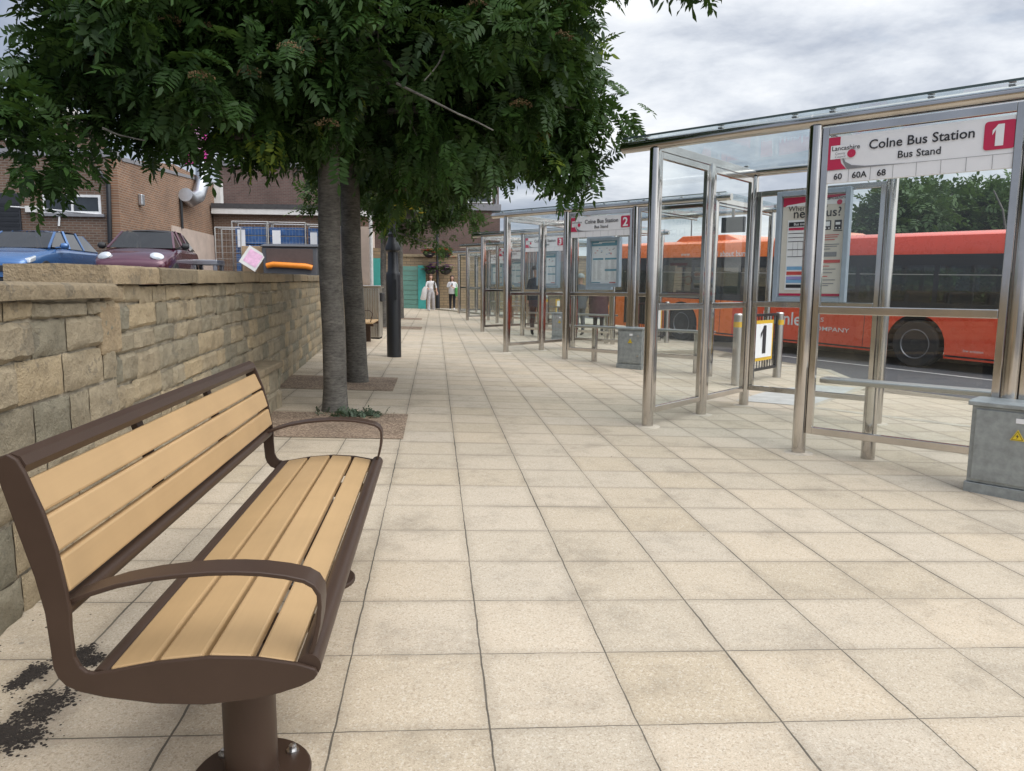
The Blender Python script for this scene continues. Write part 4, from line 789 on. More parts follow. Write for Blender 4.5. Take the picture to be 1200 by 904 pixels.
# ------------------------------------------------------------------ people
def person(loc, rz, H, label, mats, pose, hair='hairb', hair_long=False, group=None):
    # mats: skin, top, sleeves, trousers, shoes ; bones carry a material index
    J = {'pel':(0,0,.52,.075),'wai':(0,0,.61,.068),'che':(0,0,.73,.082),'nk0':(0,.005,.815,.045),'nk':(0,0,.855,.030),'hd0':(0,-.012,.895,.050),'hd':(0,-.005,.945,.055),'hd2':(0,0,.982,.036),
         'nos':(0,-.062,.915,.010)}
    def leg(sd, k): kx, ky, ax, ay, az = k; return {'hp'+sd:((-.05 if sd=='R' else .05),0,.50,.062),'kn'+sd:(kx,ky,.285,.040),'cf'+sd:((kx+ax)/2,(ky+ay)/2+.012,.19,.036),'an'+sd:(ax,ay,az,.023),'to'+sd:(ax*1.08,ay-.075,max(.014,az-.028),.018)}
    def arm(sd, el, wr): 
        s = -1 if sd == 'R' else 1; d = Vector(wr)-Vector(el); d.normalize(); o = {'sh'+sd:(s*.098,.005,.80,.037),'el'+sd:(*el,.026),'wr'+sd:(*wr,.017),'pa'+sd:(*(Vector(wr)+d*.035),.019)}
        side = d.cross(Vector((0,-1,.2))).normalized()
        for i in range(4): 
            b = Vector(wr)+d*.052+side*((i-1.5)*.0115); L = (.030,.036,.038,.033)[i]; o['f%da'%i+sd] = (*b,.0058); o['f%db'%i+sd] = (*(b+d*L+Vector((0,-.008,0))),.0048)
        b = Vector(wr)+d*.022+side*-.022; o['tha'+sd] = (*b,.0065); o['thb'+sd] = (*(b+d*.026-side*.012),.005); return o
    J.update(leg('R',pose['rl'])); J.update(leg('L',pose['ll'])); J.update(arm('R',*pose['ra'])); J.update(arm('L',*pose['la']))
    E = [('pel','wai',3 if not pose.get('coat') else 1),('wai','che',1),('che','nk0',1),('nk0','nk',0),('nk','hd0',0),('hd0','hd',0),('hd','hd2',0),('hd0','nos',0)]
    for sd in 'RL':
        E += [('pel','hp'+sd,3),('hp'+sd,'kn'+sd,3),('kn'+sd,'cf'+sd,3),('cf'+sd,'an'+sd,3),('an'+sd,'to'+sd,4),('che','sh'+sd,1),('sh'+sd,'el'+sd,2),('el'+sd,'wr'+sd,pose.get('fore',2)),('wr'+sd,'pa'+sd,0)]
        for i in range(4): E += [('pa'+sd,'f%da'%i+sd,0),('f%da'%i+sd,'f%db'%i+sd,0)]
        E += [('wr'+sd,'tha'+sd,0),('tha'+sd,'thb'+sd,0)]
    names = list(J); me = bpy.data.meshes.new('person'); me.from_pydata([Vector(J[n][:3])*H for n in names], [(names.index(a),names.index(b)) for a,b,_ in E], [])
    o = bpy.data.objects.new('person', me); COL.objects.link(o); md = o.modifiers.new('s','SKIN'); md.use_smooth_shade = True
    for i, n in enumerate(names): sv = me.skin_vertices[0].data[i]; sv.radius = (J[n][3]*H, J[n][3]*H*(.72 if n in ('pel','wai','che') else 1)); sv.use_root = (n == 'pel')
    o.modifiers.new('ss','SUBSURF').levels = 1
    dg = bpy.context.evaluated_depsgraph_get(); m2 = bpy.data.meshes.new_from_object(o.evaluated_get(dg)); o.modifiers.clear(); o.data = m2; bpy.data.meshes.remove(me)
    m2.materials.clear(); [m2.materials.append(M[x]) for x in mats]
    segs = [(Vector(J[a][:3])*H, Vector(J[b][:3])*H, mi) for a,b,mi in E]
    for p in m2.polygons:
        best = 9; c = p.center
        for a, b, mi in segs:
            ab = b-a; t = max(0,min(1,(c-a).dot(ab)/ab.length_squared)); dd = (c-a-ab*t).length/ (.05 if mi else .04)
            if dd < best: best = dd; p.material_index = mi
        p.use_smooth = True
    o.location = loc; o.rotation_euler = (0,0,rz); tag(o, label, 'person', group)
    s = MB(); rr = .064*H; c = Vector((0,.008,.948))*H; rows = []
    for i in range(7):
        th = i/6*R(115 if hair_long else 95); row = []
        for j in range(16):
            ph = 2*PI*j/16; front = max(0,-math.sin(ph)); t2 = min(th, R(62)) if front > .45 else th; z = math.cos(t2)*rr*1.08
            drop = (.085*H if hair_long and i == 6 and front <= .45 else 0); row.append(s.v(c+Vector((math.cos(ph)*math.sin(t2)*rr*1.0, math.sin(ph)*math.sin(t2)*rr*1.12+.003, z-drop))))
        rows.append(row)
    for i in range(6):
        for j in range(16): s.f((rows[i][j],rows[i][(j+1)%16],rows[i+1][(j+1)%16],rows[i+1][j]))
    s.build('hair', M[hair], o, smooth=True)
    s = MB()
    for x in (-.020,.020): s.lathe((x*H,-.060*H,.928*H), [(.001,-.003*H),(.006*H,-.001),(.007*H,.002)], 8, 'y')
    s.box((-.016*H,-.0625*H,.889*H),(.016*H,-.055*H,.894*H)); s.build('eyes_and_mouth', M['hairb'], o)
    return o
walk = lambda f: dict(rl=(-.055,-.05*f,-.058,-.03*f,.045), ll=(.055,.01*f,.058,.085*f,.07))
stand = dict(rl=(-.055,-.005,-.06,.0,.045), ll=(.055,-.005,.06,.0,.045))
def cloth(par, pts, mat, name, H):   # lofted garment: (z, rx, ry, dx, dy)
    s = MB(); rings = []
    for z, rx, ry, dx, dy in pts: rings.append([s.v(((dx+rx*math.cos(2*PI*j/18))*H, (dy+ry*math.sin(2*PI*j/18)*(1+.06*math.sin(j*5)))*H, z*H)) for j in range(18)])
    for i in range(len(rings)-1):
        for j in range(18): s.f((rings[i][j],rings[i][(j+1)%18],rings[i+1][(j+1)%18],rings[i+1][j]))
    return s.build(name, mat, par, smooth=True)
p = G(505,364.6); H = 1.72
o = person(p, R(8), H, 'auburn haired woman in pale top and wide off-white trousers carrying a white jacket', ['skin','c_white','c_white','c_cream','c_white'], dict(**walk(1), ra=((-.135,-.03,.66),(-.10,-.14,.62)), la=((.150,.02,.655),(.165,-.02,.52)), fore=0), 'hairr', True)
for sx in (-1,1): cloth(o, [(.52,.058,.070,sx*.044,0),(.30,.046,.055,sx*.062,-.02+.0*sx),(.15,.047,.056,sx*.070,-.03+.07*(sx>0)),(.035,.052,.062,sx*.074,-.05+.13*(sx>0))], M['c_cream'], 'trouser_leg', H)
s = MB(); s.path([Vector((.10,-.05,.82))*H, Vector((.115,-.03,.70))*H, Vector((.12,.02,.58))*H], .012*H, 6); s.build('bag_strap', M['c_black'], o)
o2 = cloth(o, [(.67,.05,.04,-.15,-.12),(.60,.08,.05,-.17,-.11),(.46,.075,.05,-.20,-.09),(.33,.085,.04,-.22,-.07),(.30,.05,.02,-.22,-.07)], M['c_white'], 'jacket', H); o2.parent = None; o2.name = 'white_jacket'; o2.location = p; o2.rotation_euler = (0,0,R(8)); tag(o2, 'white jacket draped over the arm of the auburn haired woman', 'jacket')
p = G(530,364.6)
o = person(p, R(-4), 1.73, 'dark haired woman in white jumper and black trousers walking, holding a phone', ['skin','c_white','c_white','c_black','c_white'], dict(**walk(-.8), ra=((-.14,.0,.67),(-.035,-.12,.70)), la=((.15,.0,.665),(.06,-.13,.665))), 'hairb', True)
cloth(o, [(.81,.085,.055,0,.005),(.74,.108,.075,0,0),(.62,.100,.075,0,0),(.50,.102,.078,0,0),(.48,.09,.07,0,0)], M['c_white'], 'jumper', 1.73)
s = MB(); s.box((-.02,-.135*1.73-.03,.70*1.73+.02),(.035,-.135*1.73-.02,.70*1.73+.14)); ph = s.build('phone', M['screen'], loc=p, rot=(0,0,R(-4))); tag(ph, 'dark phone in the hands of the woman in the white jumper', 'phone')
s = MB(); s.lathe((0,0,0), [(.02,-.45),(.11,-.44),(.14,-.25),(.13,-.05),(.07,.0)], 12); s.path([(-.06,0,0),(-.05,0,.16),(.03,0,.2),(.08,0,.12),(.07,0,0)], .012, 6); bg = s.build('carrier_bag', M['green'], loc=p+Vector((.26,-.14,1.16)), smooth=True); tag(bg, 'green carrier bag hanging from the arm of the woman in the white jumper', 'bag')
p = G(628,394); H = 1.90
o = person(p, R(155), H, 'man in dark coat and black trousers standing inside the third shelter', ['skin','c_navy','c_navy','c_black','c_black'], dict(**stand, ra=((-.13,.01,.655),(-.12,-.03,.52)), la=((.13,.01,.655),(.12,-.03,.52))), 'hairb')
cloth(o, [(.83,.06,.05,0,0),(.79,.118,.07,0,0),(.68,.118,.085,0,0),(.55,.108,.085,0,0),(.42,.115,.09,0,0)], M['c_navy'], 'coat', H)
p = G(679,394); H = 1.74
o = person(p, R(200), H, 'grey haired older man in slate jacket standing at the kerb behind the second shelter', ['skin','c_grey','c_grey','c_grey','c_black'], dict(**stand, ra=((-.135,.01,.655),(-.13,-.05,.53)), la=((.135,.01,.655),(.13,-.05,.53))), 'hairg')
cloth(o, [(.83,.06,.05,0,0),(.79,.118,.07,0,0),(.68,.118,.085,0,0),(.55,.112,.085,0,0),(.45,.112,.085,0,0)], M['c_grey'], 'jacket', H)
p = G(701,394); H = 1.70
o = person(p, R(170), H, 'person in long maroon coat standing behind the timetable case of the second shelter', ['skin','c_maroon','c_maroon','c_black','c_black'], dict(**stand, coat=1, ra=((-.15,.01,.655),(-.15,-.03,.54)), la=((.15,.01,.655),(.15,-.03,.54))), 'hairb')
cloth(o, [(.83,.06,.05,0,0),(.79,.13,.08,0,0),(.62,.145,.10,0,0),(.45,.16,.11,0,0),(.32,.17,.12,0,0)], M['c_maroon'], 'coat', H)
s = MB(); s.lathe((0,0,0), [(.03,-.55),(.085,-.53),(.10,-.3),(.09,-.05),(.04,.0)], 12); s.tube((0,0,-.02),(0,0,.12),.015,6); bg = s.build('orange_bag', M['orange'], loc=G(713,394)+Vector((0,0,.88)), smooth=True); tag(bg, 'orange bag hanging beside the person in the maroon coat', 'bag')

# ------------------------------------------------------------------ upper car park and its things
CPZ = 1.24
s = MB(); s.poly([(-60,-20,CPZ),(-2.0,-20,CPZ),(-2.0,3.9,CPZ),(-2.35,8,CPZ),(-3.8,38,CPZ),(-3.8,70,CPZ),(-60,70,CPZ)]); tag(s.build('car_park', M['carpark']), kind='structure')
def car(loc, rz, paint, label, scale, kind):
    e = empty('parked_car', loc, rz); tag(e, label, 'car', 'cars parked above the wall')
    SX, SZ = scale
    # stations: x, top z, half width at top, belt z, half width at belt, sill half width
    est = kind == 'estate'
    ST = [(2.14,.52,.58,.50,.66,.60),(2.08,.66,.66,.60,.78,.72),(1.75,.80,.70,.72,.86,.80),(1.30,.88,.72,.82,.895,.84),(.92,.945,.73,.90,.90,.85)]
    RT = [(.92,.945,.73),(.55,1.16,.66),(.18,1.37,.60),(-.30,1.43,.58),(-1.0,1.43,.57),(-1.55 if est else -1.30,1.37 if est else 1.36,.55),(-1.95 if est else -1.75,1.08,.62),(-2.05 if est else -1.95,.97,.66)]
    TAIL = [(-2.12,.95,.66,.88,.80,.74),(-2.2,.70,.66,.62,.74,.70)]
    S_ = lambda x,y,z: (x*SX, y, z*SZ)
    full = ST+[(x,.99,None,.93,.905,.85) for x in (.4,-.2,-.8,-1.4,-1.8)]+TAIL
    s = MB(); rows = []
    for x, zt, wt, zb, wb, ws in full:
        top = wt if wt else .80
        rows.append([s.v(S_(x,y,z)) for y, z in ((-ws*.9,.24),(-ws,.30),(-wb*1.005,.55 if zb>.6 else zb*.8),(-wb,zb),(-top,zt),(0,zt+(.03 if wt else 0)),(top,zt),(wb,zb),(wb*1.005,.55 if zb>.6 else zb*.8),(ws,.30),(ws*.9,.24))])
    for a, b in zip(rows[:-1], rows[1:]):
        for j in range(10): s.f((a[j],a[j+1],b[j+1],b[j]))
    s.f(rows[0]); s.f(rows[-1][::-1]); bo = s.build('body', M[paint], e, smooth=True); sb = bo.modifiers.new('s','SUBSURF'); sb.levels = 2; sb.render_levels = 2
    s = MB(); r2 = [[s.v(S_(x,y,z)) for y, z in ((-w-.0,z_),(-w*.6,z_+.02),(0,z_+.03),(w*.6,z_+.02),(w,z_))] for x, z_, w in RT]
    for a, b in zip(r2[2:-2], r2[3:-1]):
        for j in range(4): s.f((a[j],a[j+1],b[j+1],b[j]))
    bx = [(.92,.96,.79),(-2.0,.97,.74)]
    s.build('roof', M[paint] if est else M['plast'], e, smooth=True)
    def bl(x): return .80 if x > -1.2 else .76
    for sg in (1,-1):        # pillars
        for (x0,z0,x1,z1,w0,w1) in ((.92,.96,.18,1.38,.775,.60),(-.10,.98,-.28,1.43,.80,.58),(-.95,.98,-1.0,1.43,.79,.57),(-2.0 if est else -1.9,.97,-1.45 if est else -1.25,1.38,.70,.56)):
            s = MB(); s.bar(S_(x0,sg*w0,z0),S_(x1,sg*w1,z1),.05,.035); s.build('pillar', M[paint], e)
    g = MB(); g.poly([S_(.90,-.74,.965),S_(.90,.74,.965),S_(.20,.585,1.375),S_(.20,-.585,1.375)]); g.build('windscreen', M['carglass'], e)
    g = MB(); xb = -1.98 if est else -1.88; g.poly([S_(xb,-.66,.98),S_(xb,.66,.98),S_(xb+.42,.54,1.37),S_(xb+.42,-.54,1.37)]); g.build('rear_window', M['carglass'], e)
    for sg in (1,-1):
        for x0, x1, t0, t1 in ((.80,-.12,.20,-.27),(-.12,-.98,-.27,-.99),(-.98,-1.85,-.99,-1.40)):
            g = MB(); g.poly([S_(x0,sg*.785,.985),S_(x1,sg*.785,.985),S_(t1,sg*.575,1.40),S_(t0,sg*.59,1.375)]); g.build('side_window', M['carglass'], e)
        m_ = MB(); m_.lathe(S_(.62,sg*.99,1.02), [(.03,-.09),(.075,-.05),(.085,.03),(.05,.09)], 12, 'y'); m_.bar(S_(.64,sg*.80,.98),S_(.62,sg*.93,1.0),.05,.03); m_.build('wing_mirror', M[paint] if est else M['plast'], e, smooth=True)
        h = MB()
        if est: h.prism([(1.84,.62),(2.12,.56),(2.10,.66),(1.80,.74)], sg*.50, sg*.845); hh = h.build('headlight', M['lamp'], e, bev=.02)
        else: h.X = Matrix.Translation(Vector(S_(1.93,sg*.58,.725))) @ Matrix.Rotation(R(-38),4,'Y') @ Matrix.Rotation(R(sg*14),4,'Z') @ Matrix.Diagonal((1,1.25,.85,1)); h.lathe((0,0,0), [(.02,.075),(.09,.062),(.125,.03),(.13,-.05)], 16, 'x'); hh = h.build('headlight', M['lamp'], e, smooth=True)
        for xw in (1.34,-1.36):
            t = MB(); t.lathe((xw*SX,sg*.80,.325), [(.20,-.10),(.31,-.10),(.325,-.06),(.325,.06),(.31,.10),(.20,.10)], 24, 'y'); q = t.build('wheel', M['tyre'], e, smooth=True); t = MB(); t.lathe((xw*SX,sg*(.80+.085),.325), [(.21,.0),(.19,.02*sg),(.05,.0),(.01,.01*sg)], 20, 'y'); t.build('rim', M['rim'], q, smooth=True)
    s = MB(); s.box((2.10*SX,-.42,.36),(2.17*SX,.42,.50)); s.build('grille', M['plast'], e, bev=.02)
    s = MB(); s.box((2.165*SX,-.26,.42),(2.185*SX,.26,.53)); s.build('number_plate', M['white'], e)
    s = MB(); s.box((-1.6*SX,-.72,.28),(1.6*SX,.72,.80)); s.build('underbody', M['dark'], e)
    return e
cA = W(40,336,19.6); cB = W(170,336,19.8)
car((cA.x-.15,20.0,CPZ), R(-87), 'bluepaint', 'bright blue estate car parked nearest the brick facade', (1.06,1.0), 'estate')
car((cB.x-.12,20.6,CPZ), R(-84), 'maroon', 'dark maroon hatchback with black roof parked next to the blue car', (.90,1.06), 'hatch')
def cage(px, Y, wd, dp, h, label, fill):
    p = W(px,320,Y); e = empty('roll_cage', (p.x,Y,CPZ)); tag(e, label, 'cage trolley', 'wire cages by the low building')
    s = MB()
    for x in (0,wd):
        for y in (0,dp): s.tube((x,y,.1),(x,y,h),.018,6)
    for z in (.15,h): s.tube((0,0,z),(wd,0,z),.016,6); s.tube((0,dp,z),(wd,dp,z),.016,6); s.tube((0,0,z),(0,dp,z),.016,6); s.tube((wd,0,z),(wd,dp,z),.016,6)
    s.build('frame', M['steel_dull'], e)
    s = MB(); n = int(wd/.09)
    for i in range(1,n): s.tube((wd*i/n,0,.15),(wd*i/n,0,h),.0032,4)
    for j in range(1,9): s.tube((0,0,.15+(h-.15)*j/9),(wd,0,.15+(h-.15)*j/9),.004,4)
    s.build('wire_mesh', M['steel_dull'], e)
    if fill:
        s = MB()
        for j in range(6): z = .25+j*.26; s.box((.06,.12,z),(wd-.06,dp-.08,z+.23))
        s.build('stacked_crate', M['bluep2'], e, bev=.01); s = MB(); s.box((wd*.15,-.02,h*.62),(wd*.36,-.008,h*.88)); s.build('notice', M['white'], e)
    for x in (.08,wd-.08): s = MB(); s.lathe((x,.08,.06), [(.06,-.02),(.06,.02)], 12, 'y'); s.build('caster', M['tyre'], e)
cage(254,21.9,.70,.65,1.72,'empty bare wire cage beside the cardboard',False); cage(274,22.2,1.0,.7,1.92,'wire cage of blue crates bearing a white notice, beside the empty cage',True); cage(314,22.3,1.1,.7,1.92,'wire cage of blue crates above the grey skip bin',True); cage(359,22.4,.95,.7,1.88,'wire cage of blue crates next to the nearest trunk',True)
p = W(310,318,20.5); e = empty('skip_bin', (p.x,20.5,CPZ)); tag(e, 'dark grey wheeled waste bin with brown front and orange bar', 'bin')
s = MB(); s.prism([(-.02,.18),(1.36,.18),(1.40,1.12),(-.06,1.12)], 0, .95); s.build('body', M['bingrey'], e, bev=.03)
s = MB(); s.box((.06,-.022,.66),(1.28,-.004,1.08)); s.build('front_panel', M['binbrown'], e, bev=.01)
s = MB(); s.prism([(-.05,1.125),(-.05,1.16),(.45,1.23),(1.0,1.16),(1.0,1.125)], -.09, 1.43, 'x'); s.build('lid', M['bingrey'], e, bev=.02)
s = MB(); s.path([(.08,-.06,.62),(.25,-.09,.66),(1.1,-.09,.62),(1.26,-.06,.58)], .075, 10); s.build('handle_bar', M['orange'], e, smooth=True)
for x in (.15,1.2): s = MB(); s.lathe((x,.15,.09), [(.09,-.03),(.09,.03)], 14, 'y'); s.build('wheel', M['tyre'], e)
p = W(281,318,20.6); s = MB(); s.box((0,0,0),(.74,.55,1.16)); cb = s.build('cardboard_box', M['card'], loc=(p.x,20.9,CPZ), rot=(0,0,R(6)), bev=.01); tag(cb, 'brown cardboard box propped behind the pink and white carton', 'box')
p = W(295,303,20.4); s = MB(); s.box((-.24,0,-.26),(.24,.08,.26)); c2 = s.build('printed_carton', M['fascia'], loc=(p.x,20.45,p.z), rot=(R(-8),R(33),R(4))); tag(c2, 'tilted white carton with pink print leaning on the cardboard', 'carton')
s = MB(); s.box((-.17,-.006,-.17),(.20,-.001,.20)); s.build('pink_print', M['pinkl'], c2)
p = W(228,318,21.5); e = empty('metal_stand', (p.x,21.5,CPZ)); tag(e, 'pale metal frame stand between the maroon car and the cages', 'stand'); s = MB()
for x in (0,.56): s.box((x-.05,-.05,0),(x+.05,.05,.66)); s.box((x-.05,.55,0),(x+.05,.65,.66))
s.box((-.08,-.08,.662),(.64,.68,.80)); s.box((.051,-.04,.16),(.509,.04,.26)); s.build('frame', M['duct'], e, bev=.015); s = MB(); s.box((.1,.06,.0),(.46,.5,.45)); s.build('tray', M['bingrey'], e)
# more clutter: low crate
p = W(306,318,21); s = MB(); s.box((0,0,0),(.42,.5,.40)); cb = s.build('grey_crate', M['bluep2'], loc=(W(252,318,20.6).x,20.8,CPZ), bev=.02); tag(cb, 'small slate blue crate on the tarmac under the empty cage', 'crate')

# ------------------------------------------------------------------ buildings
def part(mb, name, mat, par, **kw): o = mb.build(name, mat, par, **kw); o.matrix_parent_inverse = Matrix.Translation(-Vector(par.location)); return o
YF = 24.0; xc = W(143,300,YF).x; xl = -30.0; YB = 33.0
zt_ = W(100,184,YF).z; b1 = empty('brick_building', (xc,YF,CPZ)); tag(b1, 'two storey brown brick building with dark shutter and drainpipe behind the cars', 'building')
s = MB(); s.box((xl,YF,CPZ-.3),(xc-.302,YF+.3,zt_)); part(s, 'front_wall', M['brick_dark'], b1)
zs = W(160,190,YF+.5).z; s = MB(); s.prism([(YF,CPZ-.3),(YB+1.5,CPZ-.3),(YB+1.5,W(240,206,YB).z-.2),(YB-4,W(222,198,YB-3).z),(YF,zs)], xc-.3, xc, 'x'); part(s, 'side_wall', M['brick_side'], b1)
s = MB(); s.box((xl,YF-.05,zt_+.002),(xc+.02,YF+.4,zt_+.22)); s.prism([(YF+.402,zs+.0),(YB+1.5,W(240,206,YB).z-.2),(YB+1.5,W(240,206,YB).z-.1),(YF+.402,zs+.12)], xc-.32, xc+.03, 'x'); part(s, 'parapet_coping', M['cladding'], b1)
s = MB(); s.box((xl,YF+.4,zt_-.3),(xc-.3,YB,zt_-.1)); part(s, 'roof', M['slate'], b1)
zu0, zu1 = zt_+.1, W(40,135,YF+2.5).z; xu = W(70,170,YF+2.5).x
s = MB(); s.box((xl,YF+2.5,zu0-.2),(xu,YF+6,zu1)); part(s, 'upper_wall', M['brick_dark'], b1); s = MB(); s.box((xl,YF+2.3,zu1+.002),(xu+.3,YF+6.3,zu1+.35)); part(s, 'upper_fascia', M['fascia'], b1)
def window(par, x0, x1, z0, z1, y, frame='pvc', bars=2):
    s = MB(); t = .07; s.box((x0,y-.04,z0),(x0+t,y-.003,z1)); s.box((x1-t,y-.04,z0),(x1,y-.003,z1)); s.box((x0+t,y-.039,z1-t),(x1-t,y-.004,z1)); s.box((x0+t,y-.039,z0),(x1-t,y-.004,z0+t))
    for i in range(1,bars): x = x0+(x1-x0)*i/bars; s.box((x-.03,y-.038,z0+t),(x+.03,y-.005,z1-t))
    f = part(s, 'window', M[frame], par); s = MB(); s.poly([(x0+t,y-.012,z0+t),(x1-t,y-.012,z0+t),(x1-t,y-.012,z1-t),(x0+t,y-.012,z1-t)]); s.build('pane', M['window'], f)
a, b = W(52,250,YF), W(118,229,YF); window(b1, a.x, b.x, a.z, b.z, YF, 'pvc', 2); s = MB(); s.box((a.x-.1,YF-.10,a.z-.09),(b.x+.1,YF-.002,a.z-.01)); part(s, 'window_sill', M['cladding'], b1)
a, b = W(35,165,YF+2.5), W(62,138,YF+2.5); window(b1, a.x-3, b.x, a.z, b.z, YF+2.5, 'pvc', 3)
a, b = W(-40,300,YF), W(23,227,YF); s = MB(); s.box((a.x,YF-.05,CPZ),(b.x,YF-.003,b.z)); dd = part(s, 'shutter_door', M['door'], b1); s = MB()
for i in range(16): z = CPZ+.15+i*.15; s.box((a.x+.05,YF-.062,z),(b.x-.05,YF-.051,z+.09))
s.build('shutter_slat', M['blackm'], dd)
s = MB(); q = [W(112,196,YF-.1),W(120,206,YF-.1),W(127,216,YF-.1),W(129,285,YF-.1)]; s.path(q, .065, 10); part(s, 'drainpipe', M['blackm'], b1, smooth=True)
s = MB(); q = [W(8,242,YF-.06),W(60,246,YF-.06),W(122,252,YF-.06)]; s.path(q, .022, 6); s.path([W(70,250,YF-.06),W(69,265,YF-.06)], .03, 6); part(s, 'cable', M['pvc'], b1)
a, b = W(31,249,YF-.05), W(43,242,YF-.05); s = MB(); s.box((a.x,YF-.12,a.z),(b.x,YF-.004,b.z)); part(s, 'meter_box', M['fascia'], b1)
yl = YF+1.6; p = W(157,233,yl); s = MB(); s.box((xc+.003,yl-.12,p.z-.22),(xc+.14,yl+.12,p.z+.14)); part(s, 'wall_lamp', M['duct'], b1, bev=.03)
yd = YF+5.4; q = [(xc+.25,yd,W(203,228,yd).z),(xc+.25,yd+.6,W(205,232,yd).z+.0),(xc+.28,yd+1.4,W(212,228,yd).z+.1),(xc+.3,yd+2.0,W(220,215,yd+1.5).z+.1),(xc+.3,yd+2.1,W(221,188,yd+1.5).z)]; s = MB(); s.path(q, .26, 16); part(s, 'extract_duct', M['duct'], b1, smooth=True)
s = MB(); s.path([(xc+.08,yd,q[0][2]-.2),(xc+.08,yd,W(205,268,yd).z)], .05, 8); part(s, 'drainpipe', M['blackm'], b1)
zr = W(205,266,YF+5.0).z; s = MB(); s.box((xc+.003,YF+4.4,CPZ-.2),(xc+.05,YB+1.4,zr)); part(s, 'render_base', M['render'], b1)
pa = W(235,190,YB); s = MB(); s.box((pa.x-.45,YB-.6,pa.z-.2),(pa.x+.45,YB-.5,pa.z+2.2)); bn_ = s.build('pink_banner', M['pink']); tag(bn_, 'magenta printed banner above the brick building roof edge', 'banner'); s = MB(); s.box((pa.x-.05,YB-.63,pa.z-.15),(pa.x+.3,YB-.601,pa.z+1.9)); s.build('print', M['pinkl'], bn_)
# low flat-roofed wing
YL = 33.5; x0, x1 = xc+.06, W(432,300,YL).x; zf0, zf1 = W(300,252,YL).z, W(300,245.5,YL).z
b2_ = empty('flat_roofed_wing', ((x0+x1)/2,YL,CPZ)); tag(b2_, 'low brick wing with white fascia and flat roof behind the cages', 'building')
s = MB(); s.box((x0,YL,CPZ-.3),(x1,YL+.3,zf0)); part(s, 'wall', M['brick_low'], b2_); s = MB(); s.box((x0-.0,YL-.25,zf0+.002),(x1,YL+.1,zf1)); part(s, 'fascia', M['fascia'], b2_)
s = MB(); s.box((x0,YL-.28,zf1+.002),(x1,YL+4,zf1+.20)); part(s, 'roof', M['slate'], b2_)
a, b = W(238,243,YL+.5), W(258,214,YL+.5); s = MB(); s.box((a.x,YL+.45,zf1+.21),(b.x,YL+.9,b.z)); part(s, 'white_plant_housing', M['fascia'], b2_)
# taller hall behind it
YH = 38.5; hx0, hx1 = xc-1.0, W(420,230,YH).x; b3 = empty('brown_hall', ((hx0+hx1)/2,YH,CPZ)); tag(b3, 'windowless dark brown brick hall rising above the flat roofed wing', 'building')
s = MB(); s.box((hx0,YH,CPZ),(hx1,YH+7,W(320,196,YH).z)); part(s, 'wall', M['brick_far'], b3); s = MB(); s.box((hx0-.1,YH-.1,W(320,196,YH).z+.002),(hx1+.1,YH+7,W(320,192,YH).z+.1)); part(s, 'parapet', M['cladding'], b3)
# pink rendered building behind the bin
YP = 30.0; a, b = W(405,345,YP), W(436,275,YP); b4 = empty('rendered_annex', ((a.x+b.x)/2,YP,CPZ)); tag(b4, 'pale pink rendered annex with white downpipe behind the litter bin', 'building')
s = MB(); s.box((a.x-.6,YP,.2),(b.x-.14,YP+3,b.z+.3)); part(s, 'wall', M['render'], b4); s = MB(); s.tube((b.x-.05,YP+.05,.2),(b.x-.05,YP+.05,b.z+.8),.07,10); part(s, 'downpipe', M['pvc'], b4)
# far end: stone wall, hoardings, large brick building
YE = 38.6
e = empty('end_wall', (2,YE,.2)); tag(e, 'yellow stone wall closing the far end of the walk', 'wall')
zt2 = W(560,302,YE).z; s = MB(); s.box((W(430,300,YE).x,YE,-.2),(26,YE+.5,zt2)); part(s, 'stone_courses', M['farstone'], e); s = MB(); s.box((W(430,300,YE).x-.1,YE-.06,zt2+.002),(26,YE+.56,zt2+.14)); part(s, 'coping', M['coping'], e)
a, b = W(466,362,YE-.4), W(489.5,312,YE-.4); e = empty('hoarding', ((a.x+b.x)/2,YE-.4,gz(-1,38))); tag(e, 'muted green boarded hoarding in front of the end wall', 'hoarding'); s = MB(); n = 9; zz0 = gz(-1,38)-.02; hh = b.z-zz0
for i in range(n): s.box((a.x,YE-.46+.02*(i%2),zz0+hh*i/n),(b.x,YE-.40,zz0+hh*(i+1)/n-.012))
part(s, 'board', M['tealb'], e); s = MB(); s.box((b.x+.01,YE-.50,zz0),(b.x+.40,YE-.40,b.z+.03)); part(s, 'end_panel', M['tealb2'], e)
a, b = W(432,335,31), W(446.5,303,31); e = empty('teal_panel', ((a.x+b.x)/2,31,.3)); tag(e, 'bright teal panel against the stone pier above the litter bin', 'panel'); s = MB(); s.box((a.x,30.9,gz(-2,31)),(b.x,30.96,b.z)); part(s, 'board', M['tealb2'], e); 
a, b = W(430,345,31.4), W(449,291,31.4); s = MB(); s.box((a.x,31.3,0),(b.x,31.9,b.z)); e = s.build('stone_pier', M['farstone']); tag(e, 'yellow stone pier rising behind the bright teal panel', 'pier')
YG = 44.0; a, b = W(420,305,YG), W(586,246,YG); e = empty('end_building', (b.x-6,YG,.2)); tag(e, 'large dark brick building with grey band rising above the end wall', 'building')
zb0 = W(560,247,YG).z; s = MB(); s.box((a.x-4,YG,0),(b.x,YG+8,zb0)); part(s, 'wall', M['brick_far'], e); zb1 = W(560,239.5,YG).z; s = MB(); s.box((a.x-4,YG-.15,zb0+.002),(b.x+.05,YG+8,zb1)); part(s, 'grey_band', M['cladding'], e)
zb2 = W(560,205,YG).z; s = MB(); s.box((a.x-4,YG+.3,zb1+.002),(b.x-.05,YG+8,zb2)); part(s, 'upper_wall', M['brick_far'], e)
